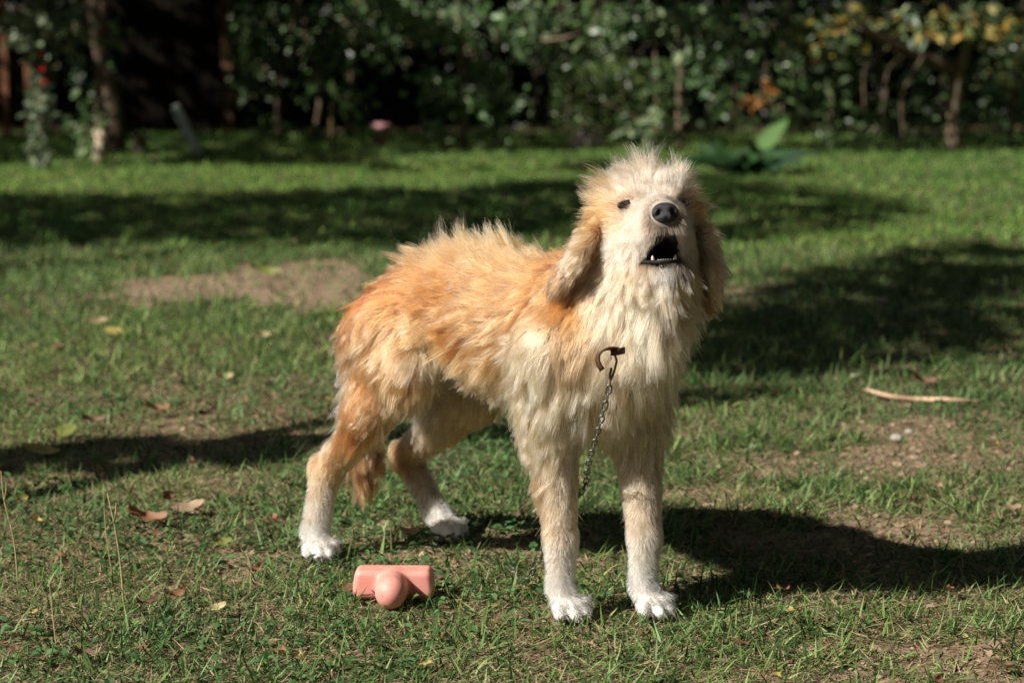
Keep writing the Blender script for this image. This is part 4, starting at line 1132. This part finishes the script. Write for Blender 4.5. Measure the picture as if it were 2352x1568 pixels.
pc = hc[:, None, :] * (.80 + .32 * tt)[None, :, None]
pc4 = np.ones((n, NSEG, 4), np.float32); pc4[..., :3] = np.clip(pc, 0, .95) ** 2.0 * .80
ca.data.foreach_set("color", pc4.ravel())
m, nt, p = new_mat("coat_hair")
a = nt.nodes.new("ShaderNodeAttribute"); a.attribute_name = "hair_col"
HAIR_MODE = 'chiang'
if HAIR_MODE == 'chiang':
    h = nt.nodes.new("ShaderNodeBsdfHairPrincipled"); h.model = 'CHIANG'; h.parametrization = 'COLOR'
    nt.links.new(a.outputs["Color"], h.inputs["Color"]); h.inputs["Roughness"].default_value = .45; h.inputs["Radial Roughness"].default_value = .7
    nt.links.new(h.outputs[0], nt.nodes["Material Output"].inputs["Surface"])
else:
    nt.links.new(a.outputs["Color"], p.inputs["Base Color"]); p.inputs["Roughness"].default_value = .6; p.inputs["Specular IOR Level"].default_value = .15
    t = nt.nodes.new("ShaderNodeBsdfTranslucent"); nt.links.new(a.outputs["Color"], t.inputs["Color"])
    ms = nt.nodes.new("ShaderNodeMixShader"); ms.inputs[0].default_value = .35
    nt.links.new(p.outputs[0], ms.inputs[1]); nt.links.new(t.outputs[0], ms.inputs[2]); nt.links.new(ms.outputs[0], nt.nodes["Material Output"].inputs["Surface"])
co = link("coat", hcv, dog); hcv.materials.append(m)

# ---- nose, eyes, teeth, lips, tongue
def local_mesh(name, V_, F_, R, c, mat, parent, smooth=True):
    V_ = [np.asarray(c) + v[0] * HF + v[1] * HL + v[2] * HU for v in V_]
    return part(name, mesh_py(name, V_, F_, smooth), parent, mat)
bm = bmesh.new(); bmesh.ops.create_uvsphere(bm, u_segments=40, v_segments=28, radius=1)
Vn = []
for v in bm.verts:
    x_, y_, z_ = v.co
    w = .0215 * (1 - .10 * max(0, -z_)); 
    px_, py_, pz_ = .0165 * x_, w * np.sign(y_) * abs(y_) ** .9, .0175 * z_ * (.92 if z_ > 0 else 1.0)
    if x_ > -.2:
        for s in (-1, 1):
            dx, dz = (py_ - s * .0100), (pz_ + .0015)
            q_ = math.exp(-((dx / .0044) ** 2 + (dz / .0046) ** 2)); px_ -= .0125 * q_
            q_ = math.exp(-(((py_ - s * .0155) / .0042) ** 2 + ((pz_ + .0065) / .0026) ** 2)); px_ -= .008 * q_
        px_ -= .0028 * math.exp(-((py_ / .0012) ** 2)) * (1 if pz_ < .004 else .3)
    Vn.append((px_, py_, pz_))
Fn = [tuple(v.index for v in f.verts) for f in bm.faces]; bm.free()
m, nt, p = new_mat("nose_leather")
tcn = nt.nodes.new("ShaderNodeTexCoord"); vo = nt.nodes.new("ShaderNodeTexVoronoi"); vo.inputs["Scale"].default_value = 900
nt.links.new(tcn.outputs["Object"], vo.inputs["Vector"]); bu = nt.nodes.new("ShaderNodeBump"); bu.inputs["Strength"].default_value = .9; bu.inputs["Distance"].default_value = .0009
nt.links.new(vo.outputs["Distance"], bu.inputs["Height"]); nt.links.new(bu.outputs["Normal"], p.inputs["Normal"])
p.inputs["Base Color"].default_value = (.024, .025, .026, 1); p.inputs["Roughness"].default_value = .52; p.inputs["Specular IOR Level"].default_value = .5
local_mesh("nose", Vn, Fn, 1, NOSE, m, dog)
m_eye = mat_plain("eye", (.012, .007, .004), .06, .3, 100, 0, 0, None, .6)
m_lid = mat_plain("eyelid", (.028, .019, .014), .5, .2, 100)
for s in (-1, 1):
    bm = bmesh.new(); bmesh.ops.create_uvsphere(bm, u_segments=20, v_segments=14, radius=.0118)
    Vn = [(v.co.x, v.co.y * 1.28, v.co.z * .50 + v.co.y * -.16 * s) for v in bm.verts]; Fn = [tuple(v.index for v in f.verts) for f in bm.faces]; bm.free()
    e = local_mesh("eye", Vn, Fn, 1, EYES[s], m_eye, dog)
    ring = [EYES[s] + HF * .0075 + HL * (.0146 * math.cos(t_)) + HU * (.0044 * math.sin(t_) + .0006 - .0024 * s * math.cos(t_)) + HL * s * .000 for t_ in np.linspace(0, 2 * math.pi, 18)]
    V_, F_ = tube(ring, .0030, 6)
    part("eyelid", mesh_py("eyelid", V_, F_), e, m_lid)
m_lip = mat_plain("black_lip", (.014, .011, .010), .6, .2, 60, 0, 0, None, .2)
low = spline([Hp(.060, -.033, -.066), Hp(.096, -.026, -.077), Hp(.118, -.013, -.0835), Hp(.1225, 0, -.0845), Hp(.118, .013, -.0835), Hp(.096, .026, -.077), Hp(.060, .033, -.066)], 26)
V_, F_ = tube(low, [.0022] + [.0031] * 24 + [.0022], 8); part("lower_lip", mesh_py("lower_lip", V_, F_), dog, m_lip)
upl = spline([Hp(.060, -.034, -.062), Hp(.098, -.026, -.062), Hp(.128, -.011, -.056), Hp(.139, 0, -.048), Hp(.128, .011, -.056), Hp(.098, .026, -.062), Hp(.060, .034, -.062)], 26)
V_, F_ = tube(upl, [.0012] + [.0015] * 24 + [.0012], 8); part("upper_lip", mesh_py("upper_lip", V_, F_), dog, m_lip)
m_tooth = mat_plain("tooth", (.55, .49, .38), .35, .1, 60)
for s in (-1, 1):
    V_, F_ = tube(spline([Hp(.104, s * .0165, -.081), Hp(.108, s * .0185, -.074), Hp(.109, s * .0185, -.0700)], 6), [.0034, .0032, .0028, .0022, .0015, .0006], 8)
    part("canine_tooth", mesh_py("canine_tooth", V_, F_), dog, m_tooth)
for i in range(6):
    b0 = (i - 2.5) * .0040
    V_, F_ = tube([Hp(.108, b0, -.081), Hp(.110, b0, -.0785), Hp(.110, b0, -.0772)], [.0018, .0019, .001], 6)
    part("front_tooth", mesh_py("front_tooth", V_, F_), dog, m_tooth)
tg = spline([Hp(.045, 0, -.075), Hp(.075, 0, -.073), Hp(.098, 0, -.079)], 9)
V_, F_ = [], []
for i, c in enumerate(tg):
    w = .0165 * math.sin(math.pi * (.42 + .5 * i / 8)) ** .6
    for k in range(9):
        u = (k / 8 - .5) * 2
        V_.append(c + HL * u * w + HU * (.004 * (1 - u * u) - .002 * math.exp(-(u / .15) ** 2) + .001))
for i in range(8):
    for k in range(8): F_.append((i * 9 + k, i * 9 + k + 1, (i + 1) * 9 + k + 1, (i + 1) * 9 + k))
part("tongue", mesh_py("tongue", V_, F_), dog, mat_plain("tongue", (.20, .075, .065), .35, .2, 80, 0, 0, None, .5))
# claws
m_claw = mat_plain("claw", (.10, .085, .07), .4, .3, 100)
for toe, hl_ in (((.314, -.070), (.281, -.070)), ((.390, .051), (.354, .051)), ((-.302, -.154), (-.340, -.142)), ((-.275, .128), (-.335, .142))):
    t_ = np.array(toe); d = unit(t_ - np.array(hl_)); s2 = np.array([-d[1], d[0]])
    for q_, fw in ((-.0250, .006), (-.0090, .022), (.0090, .022), (.0250, .006)):
        b0 = t_ + d * (fw - .002 + .006) + s2 * q_
        pts = [Bp(b0[0], b0[1], .017), Bp(b0[0] + d[0] * .008, b0[1] + d[1] * .008, .014), Bp(b0[0] + d[0] * .013, b0[1] + d[1] * .013, .007)]
        V_, F_ = tube(pts, [.0034, .0028, .0010], 6); part("claw", mesh_py("claw", V_, F_), dog, m_claw)

# ---- collar and chain
cc = Bp(.335, 0, .535); cn = unit(Bd(.55, 0, .80)); ca_ = unit(np.cross(cn, BL)); cb_ = BL
ring = []
for t_ in np.linspace(0, 2 * math.pi, 49)[:-1]:
    d = ca_ * math.cos(t_) + cb_ * math.sin(t_)
    rr = np.linspace(.03, .26, 120); s_ = sdf(cc + d * rr[:, None]); i_ = np.argmax(s_ > (.006 if math.cos(t_) > .8 else -.008))
    ring.append(cc + d * rr[i_])
ring = np.array(ring)
for _ in range(3): ring = (np.roll(ring, 1, 0) + ring * 2 + np.roll(ring, -1, 0)) / 4
def strap(name, pts, wdir, w, th, parent, mat, closed):
    V_, F_ = [], []; n_ = len(pts); tg_ = unit((np.roll(pts, -1, 0) - np.roll(pts, 1, 0)) if closed else np.gradient(pts, axis=0))
    for i in range(n_):
        wd = wdir if np.ndim(wdir) == 1 else wdir[i]
        nr_ = unit(np.cross(tg_[i], wd))
        for a_, b_ in ((-1, -1), (1, -1), (1, 1), (-1, 1)): V_.append(pts[i] + wd * a_ * w / 2 + nr_ * b_ * th / 2)
    for i in range(n_ if closed else n_ - 1):
        j = (i + 1) % n_
        for k in range(4): k2 = (k + 1) % 4; F_.append((i * 4 + k, i * 4 + k2, j * 4 + k2, j * 4 + k))
    if not closed: F_ += [(3, 2, 1, 0), tuple(4 * (n_ - 1) + k for k in range(4))]
    return part(name, mesh_py(name, V_, F_), parent, mat)
m_leather = mat_plain("brown_leather", (.085, .034, .020), .6, .3, 60, .2)
collar = strap("collar", ring, cn, .020, .004, dog, m_leather, True)
cp = at(1392, 815, 3.80)
end = spline([cp + (.018, 0, .010), cp + (.002, -.008, .012), cp + (-.012, -.010, .004), cp + (-.013, -.010, -.010), cp + (-.006, -.010, -.022)], 14)
strap("strap_end", end, unit(np.array([.25, -.85, .3])), .016, .0035, collar, m_leather, False)
strap("strap_end", spline([at(1404, 808, 3.802), at(1418, 807, 3.794), at(1434, 803, 3.806)], 8), unit(np.array([0, -.3, 1])), .011, .0035, collar, m_leather, False)

m_steel = mat_plain("dull_steel", (.19, .185, .15), .45, .3, 200, 0, .8)
chain = empty("chain", tuple(Bp(.2, 0, 0)), "thin steel chain hanging from the dog's collar between its forelegs", "chain")
path = spline([at(1412, 815, 3.800), at(1406, 850, 3.806), at(1397, 900, 3.820), at(1383, 955, 3.845), at(1364, 1020, 3.895), at(1350, 1070, 3.945), at(1340, 1120, 4.0), Bp(.19, -.012, .12), Bp(.12, -.005, .03), Bp(.06, .02, .012), Bp(.0, .06, .010), Bp(-.05, .12, .010)], 400)
sl = np.concatenate([[0], np.cumsum(np.linalg.norm(np.diff(path, axis=0), axis=1))])
def at_len(s): return np.array([np.interp(s, sl, path[:, i]) for i in range(3)])
def link_mesh(name, L, W, r):
    pts = []
    for t_ in np.linspace(0, 2 * math.pi, 17)[:-1]:
        pts.append(np.array([(L / 2 - W / 2) * np.sign(math.cos(t_)) * min(1, abs(math.cos(t_)) * 2.2) + W / 2 * math.cos(t_), W / 2 * math.sin(t_), 0]))
    V_, F_ = [], []; n_ = len(pts)
    for i in range(n_):
        tg_ = unit(pts[(i + 1) % n_] - pts[i - 1]); s_ = np.cross(tg_, (0, 0, 1))
        for k in range(6): V_.append(pts[i] + r * (math.cos(k * math.pi / 3) * s_ + math.sin(k * math.pi / 3) * np.array([0, 0, 1])))
    for i in range(n_):
        j = (i + 1) % n_
        for k in range(6): k2 = (k + 1) % 6; F_.append((i * 6 + k, i * 6 + k2, j * 6 + k2, j * 6 + k))
    me_ = mesh_py(name, V_, F_); me_.materials.append(m_steel); return me_
lm = link_mesh("chain_link", .0180, .0085, .0014)
s = .046; i = 0
while s < sl[-1] - .02:
    c, d = at_len(s), unit(at_len(s + .006) - at_len(s - .006))
    up_ = unit(np.cross(d, (0, 1, 0.2))); up_ = unit(np.cross(up_, d)) if i % 2 else up_
    sd_ = np.cross(up_, d)
    o = bpy.data.objects.new("chain_link", lm); COL.objects.link(o); o.parent = chain
    o.rotation_euler = Matrix((Vector(d), Vector(sd_), Vector(up_))).transposed().to_euler(); o.location = Vector(c) - chain.location
    s += .0158; i += 1
hk = spline([at_len(0), at_len(.008) + (.004, 0, 0), at_len(.022) + (.004, 0, 0), at_len(.036) + (.002, 0, 0), at_len(.043), at_len(.036) - (.002, 0, 0), at_len(.022) - (.002, 0, 0)], 22)
V_, F_ = tube(hk, .0020, 8); part("snap_hook", mesh_py("snap_hook", V_, F_), chain, mat_plain("brass", (.17, .14, .07), .35, .3, 200, 0, .85))
# ------------------------------------------------------------------ the pink toy
tb = gnd(908, 1362); ang = math.radians(-1.5)
toy = empty("dog_toy", (tb[0], tb[1] + .03, 0), "pink rubber T shaped toy lying on the grass near the hind paw", "toy")
bm = bmesh.new()
n = 0
lo_t = np.array([-.085, -.10, -.005]); hi_t = np.array([.085, .05, .075]); ht = .0026
tx_, ty_, tz_ = [np.arange(lo_t[i], hi_t[i], ht) for i in range(3)]
X, Yg, Z = np.meshgrid(tx_, ty_, tz_, indexing='ij')
def rbox(x, y, z, hx, hy, hz, r):
    q = np.stack([abs(x) - hx + r, abs(y) - hy + r, abs(z) - hz + r], -1)
    return np.linalg.norm(np.maximum(q, 0), axis=-1) + np.minimum(q.max(-1), 0) - r
taper = 1 + (.055 - Z) * .6
bar = rbox(X / (1 - .0 * Z), Yg, Z - .0260, .0705 - np.clip(Z - .02, 0, 1) * .15, .0275, .0260, .011)
kn = np.sqrt((X / .0275) ** 2 + (np.maximum(0, -Yg - .068) / .030) ** 2 * 1.0 + ((Z - .0245 - .12 * Yg * 0) / .0285) ** 2) - 1
kn = np.maximum(kn * .0275, Yg - .0)
hgt = np.maximum(bar, Z - .0510)
T_ = smin(hgt, kn, .006)
_lo, _H = lo, H_
lo, H_ = lo_t, ht
Vt, Qt = surface_net(T_)
lo, H_ = _lo, _H
for _ in range(2):
    s = np.zeros_like(Vt); c = np.zeros(len(Vt))
    for k in range(4):
        np.add.at(s, Qt[:, k], Vt[Qt[:, (k + 1) % 4]]); np.add.at(c, Qt[:, k], 1)
        np.add.at(s, Qt[:, k], Vt[Qt[:, (k - 1) % 4]]); np.add.at(c, Qt[:, k], 1)
    Vt = Vt * .5 + .5 * s / c[:, None]
R = np.array([[math.cos(ang), -math.sin(ang), 0], [math.sin(ang), math.cos(ang), 0], [0, 0, 1]])
Vt = Vt @ R.T + np.array([tb[0], tb[1] - .045, .007])
m_pink = mat_plain("pink_rubber", (.73, .33, .27), .5, .06, 40, .05, 0, (.66, .27, .21), .35)
pk = m_pink.node_tree.nodes["Principled BSDF"]
pk.inputs["Subsurface Weight"].default_value = .35; pk.inputs["Subsurface Radius"].default_value = (.012, .004, .002); pk.inputs["Subsurface Scale"].default_value = 1.0
part("body", mesh_np("toy_body", Vt, Qt, True), toy, m_pink)

# ------------------------------------------------------------------ stick, stalks, pebbles
st_pts = spline([gnd(1985, 893, .015), gnd(2040, 908, .02), gnd(2105, 916, .012), gnd(2180, 917, .022), (gnd(2262, 922, .012))], 16)
stick = empty("stick", tuple(gnd(2120, 916)), "pale peeled stick lying on bare soil to the right", "stick")
V_, F_ = tube(st_pts, np.array([.006, .008, .009, .0085, .0085, .008, .007, .0085, .0095, .010, .0095, .009, .008, .007, .006, .004]) * .72, 8)
part("wood", mesh_py("wood", V_, F_), stick, mat_plain("peeled_wood", (.50, .33, .21), .7, .2, 30, .2))
m_stalk = mat_plain("dry_stalk", (.25, .20, .10), .7, .3, 80)
for lab, pts, r in (("tall dry stalk with a forked tip in the left foreground", [(285, 1392), (276, 1290), (262, 1200), (246, 1130)], .0020),
                    ("thin upright stalk just left of the forked dry stalk", [(262, 1345), (246, 1240), (240, 1180), (238, 1110)], .0012),
                    ("dry bent stalk at the left edge of the picture", [(42, 1345), (32, 1240), (10, 1150), (2, 1080)], .0018),
                    ("short dry stalk low in the left foreground", [(130, 1480), (122, 1420), (118, 1380), (112, 1330)], .0013)):
    b = gnd(*pts[0]); P = [at(px, py, b[1] + .02 * i) for i, (px, py) in enumerate(pts)]
    sk = empty("dry_stalk", tuple(b), lab, "stalk", "dry stalks standing in the left foreground")
    P[0] = P[0] - np.array([0, 0, .004])
    V_, F_ = tube(spline(P, 14), np.linspace(r, r * .5, 14), 6); part("stem", mesh_py("stem", V_, F_), sk, m_stalk)
    if r >= .0018:
        e = P[-2]; V_, F_ = tube([e, e + np.array([.004, 0, .02]), e + np.array([.004, 0, .035])], [r * .8, r * .9, r * .4], 6); part("side_shoot", mesh_py("side_shoot", V_, F_), sk, m_stalk)
m_peb = mat_plain("pebble", (.30, .27, .22), .8, .2, 40, .2)
for i, (px, py, r, lab) in enumerate([(1712, 690 - 2, .010, None), (2027, 690, .016, "small white pebble in the shadow right of the dog"), (2060, 1005, .014, "pale pebble on the bare soil below the stick"), (2090, 990, .009, "tiny pebble beside the pale one below the stick"), (1965, 862, .010, "whitish pebble at the lower edge of the dappled shade")]):
    if lab is None: continue
    b = gnd(px, py, .01); bm = bmesh.new(); bmesh.ops.create_icosphere(bm, subdivisions=2, radius=r)
    for v in bm.verts: v.co = Vector((v.co.x * 1.3, v.co.y, v.co.z * .7)) * (1 + .16 * math.sin(v.co.x * 300 + v.co.y * 210 + i))
    me_ = bpy.data.meshes.new("pebble"); bm.to_mesh(me_); bm.free()
    for f in me_.polygons: f.use_smooth = True
    o = link("pebble", me_, None, m_peb); o.location = b; tag(o, lab, "pebble", "pebbles on the lawn")

# ------------------------------------------------------------------ fallen leaves
def fallen_mesh(L, W, curl, lobed, seed):
    r_ = random.Random(seed); N = 9; V_, F_ = [], []
    for i in range(N):
        t_ = i / (N - 1); w = W * (math.sin(math.pi * min(1, t_ * .95 + .03)) ** .75)
        if lobed: w *= 1 + .28 * math.sin(t_ * 15)
        x_ = (t_ - .5) * L; zc = curl * L * ((t_ - .5) ** 2 * 1.6) + r_.uniform(-1, 1) * .02 * L
        for j in range(5):
            u = (j - 2) / 2
            V_.append((x_ + r_.uniform(-1, 1) * .015 * L, u * w / 2, zc + curl * W * .45 * u * u * (1.2 - .6 * t_) + r_.uniform(-1, 1) * .03 * W + .006 * math.sin(6 * t_ + 2 * u) * curl))
    for i in range(N - 1):
        for j in range(4): F_.append((i * 5 + j, i * 5 + j + 1, (i + 1) * 5 + j + 1, (i + 1) * 5 + j))
    o_ = len(V_)
    V_ += [(-L * .5, -.0012, .001), (-L * .5, .0012, .001), (-L * .72, .0009, L * .05), (-L * .72, -.0009, L * .05)]; F_.append((o_, o_ + 1, o_ + 2, o_ + 3))
    return mesh_py("fallen_leaf", V_, F_)
BRN, ORG, TANc, YLW, PALE, DRK, YG = (.17, .092, .052), (.27, .140, .072), (.33, .23, .14), (.42, .33, .10), (.50, .42, .22), (.07, .035, .02), (.22, .24, .06)
m_fall = {k: mat_leaf("fallen_" + n_, .2, .6, .3, 1, tuple(min(1, c * 1.35) for c in k)) for k, n_ in ((BRN, "brown"), (ORG, "orange"), (TANc, "tan"), (YLW, "yellow"), (PALE, "pale"), (DRK, "dark"), (YG, "olive"))}
FM = {}
def drop(px, py, size_px, rgb, lab, ang, curl, tilt, lobed=False, W=.55, seed=0):
    b = gnd(px, py, .02); L = size_px * K / FPX * b[1] * 1.0
    me_ = fallen_mesh(L, L * W, curl * .55, lobed, seed); me_.materials.append(m_fall[rgb])
    o = link("fallen_leaf", me_); z = float(height(np.array([b[0]]), np.array([b[1]]))[0])
    o.location = (b[0], b[1], z + .020 + .004 * random.random()); o.rotation_euler = (math.radians(tilt), math.radians(random.uniform(-14, 14)), math.radians(ang))
    tag(o, lab, "leaf", "fallen leaves on the lawn")
NAMED = [(515, 870, 42, PALE, "pale yellow fallen leaf curled on its edge left of the dog's hindquarters", 30, .9, 35), (358, 942, 58, ORG, "large crumpled orange brown leaf on the lawn at left", 15, 1.0, 25),
    (148, 993, 60, YG, "broad olive green fallen leaf above the long yellow one at left", 35, .4, 38), (92, 1027, 88, YLW, "long yellow leaf at the edge of the shadow streak", 4, .3, 22), (215, 975, 56, BRN, "curled brown leaf right of the olive green one", 10, .9, 20),
    (382, 1140, 46, ORG, "squarish orange brown leaf standing up in the left grass", 60, .5, 55), (432, 1166, 82, TANc, "long tan leaf just below the squarish orange leaf", 5, .5, 20), (335, 1190, 92, ORG, "largest brown leaf cluster lying left of the hind paw", 8, .8, 20),
    (492, 1396, 54, PALE, "pale yellow curled leaf in front of the hind paw", 20, .8, 30), (398, 1366, 52, ORG, "narrow reddish brown leaf raised on a stem", 35, .9, 30), (338, 1386, 52, BRN, "dark brown rolled leaf in the left foreground weeds", 25, 1.2, 25),
    (478, 947, 46, DRK, "dark shrivelled leaf right of the crumpled orange one", 25, 1.2, 35), (1781, 1548, 46, YLW, "yellow leaf curled upright at the bottom edge", 80, 1.0, 50), (512, 1243, 42, YG, "olive yellow leaf on the dry straw near the hind leg", 25, .6, 35),
    (222, 738, 48, TANc, "tan leaf near the bare soil patch at left", 10, .5, 25), (262, 762, 46, YLW, "yellow tan leaf below the tan one near the soil patch", -20, .4, 30), (604, 772, 34, PALE, "pale leaf between soil patch and hindquarters", 30, .6, 40),
    (1745, 692, 34, YLW, "yellow green leaf standing by the bare strip right of the chest", 65, .5, 60), (1930, 824, 28, ORG, "small orange brown leaf in the dappled shade", 50, .6, 45), (2118, 882, 58, BRN, "curled brown leaves just above the stick", 5, 1.0, 20),
    (190, 1502, 48, BRN, "brown leaf in the dark lower left corner grass", 20, .8, 25), (805, 1320 + 30, 54, BRN, "reddish brown leaf beside the pink toy's left end", 15, .6, 25), (2318, 1165, 60, TANc, "tan leaf at the right edge above the dog's shadow", 20, .5, 22),
    (2135, 522, 18, ORG, "tiny orange leaf on the sunny lawn far right", 40, .5, 60), (940, 1222, 46, TANc, "tan leaf between the two hind paws", 10, .5, 20), (2150, 1640 - 80, 50, BRN, "brown leaf in the lower right corner soil", 60, .8, 30), (610, 632, 70, YG, "olive leaf clump on top of the bare soil patch", 8, .6, 25),
    (1990, 1280, 30, TANc, "small tan leaf lying inside the dog's shadow", 15, .5, 25)]
for i, (px, py, s_, rgb, lab, an, cu, ti) in enumerate(NAMED): drop(px, py, s_, rgb, lab, an, cu, ti, i % 3 == 1, random.uniform(.42, .66), i)
rl = random.Random(5); done = 0
while done < 96:
    px, py = rl.uniform(0, 2352), rl.uniform(620, 1560)
    if rl.random() > (1.0 if px < 800 else .38): continue
    if 760 < px < 1640 and py < 1440 or (600 < px < 1100 and 1200 < py < 1420): continue
    rgb, w_ = rl.choice([(BRN, "brown"), (ORG, "orange brown"), (TANc, "tan"), (BRN, "brown"), (YLW, "yellow"), (TANc, "tan")])
    spots = [(880, 1345, 130, "near the pink toy"), (270, 1260, 110, "beside the dry stalks"), (2100, 930, 190, "around the pale stick"), (1900, 1250, 260, "in or beside the dog's shadow"), (380, 1050, 230, "along the thin shadow streak"), (1950, 740, 330, "in the dappled shade right of the dog"),
             (560, 660, 200, "by the bare soil patch at left"), (170, 900, 170, "in the left lawn above the shadow streak"), (560, 900, 190, "left of the dog's hindquarters"), (60, 1250, 120, "at the far left edge below the streak"), (1750, 1500, 240, "on the lower lawn right of the front paws"), (1100, 1500, 260, "on the lower lawn left of the front paws"),
             (520, 1480, 200, "in the lower left grass"), (120, 1480, 170, "in the lower left corner"), (2250, 1480, 140, "in the lower right corner"), (560, 1220, 140, "left of the near hind paw")]
    where = min(spots, key=lambda q: math.hypot(px - q[0], py - q[1]) / q[2])[3]
    cu_ = rl.uniform(.3, 1.1); L_ = rl.uniform(13, 34) * (1.25 if py > 1100 else 1)
    drop(px, py, L_, rgb, "%s %s %s leaf %s" % ("tiny" if L_ < 22 else "small", "curled" if cu_ > .7 else "flat", w_, where), rl.uniform(0, 360), cu_, rl.uniform(5, 35), rl.random() < .4, rl.uniform(.4, .75), done + 100)
    done += 1
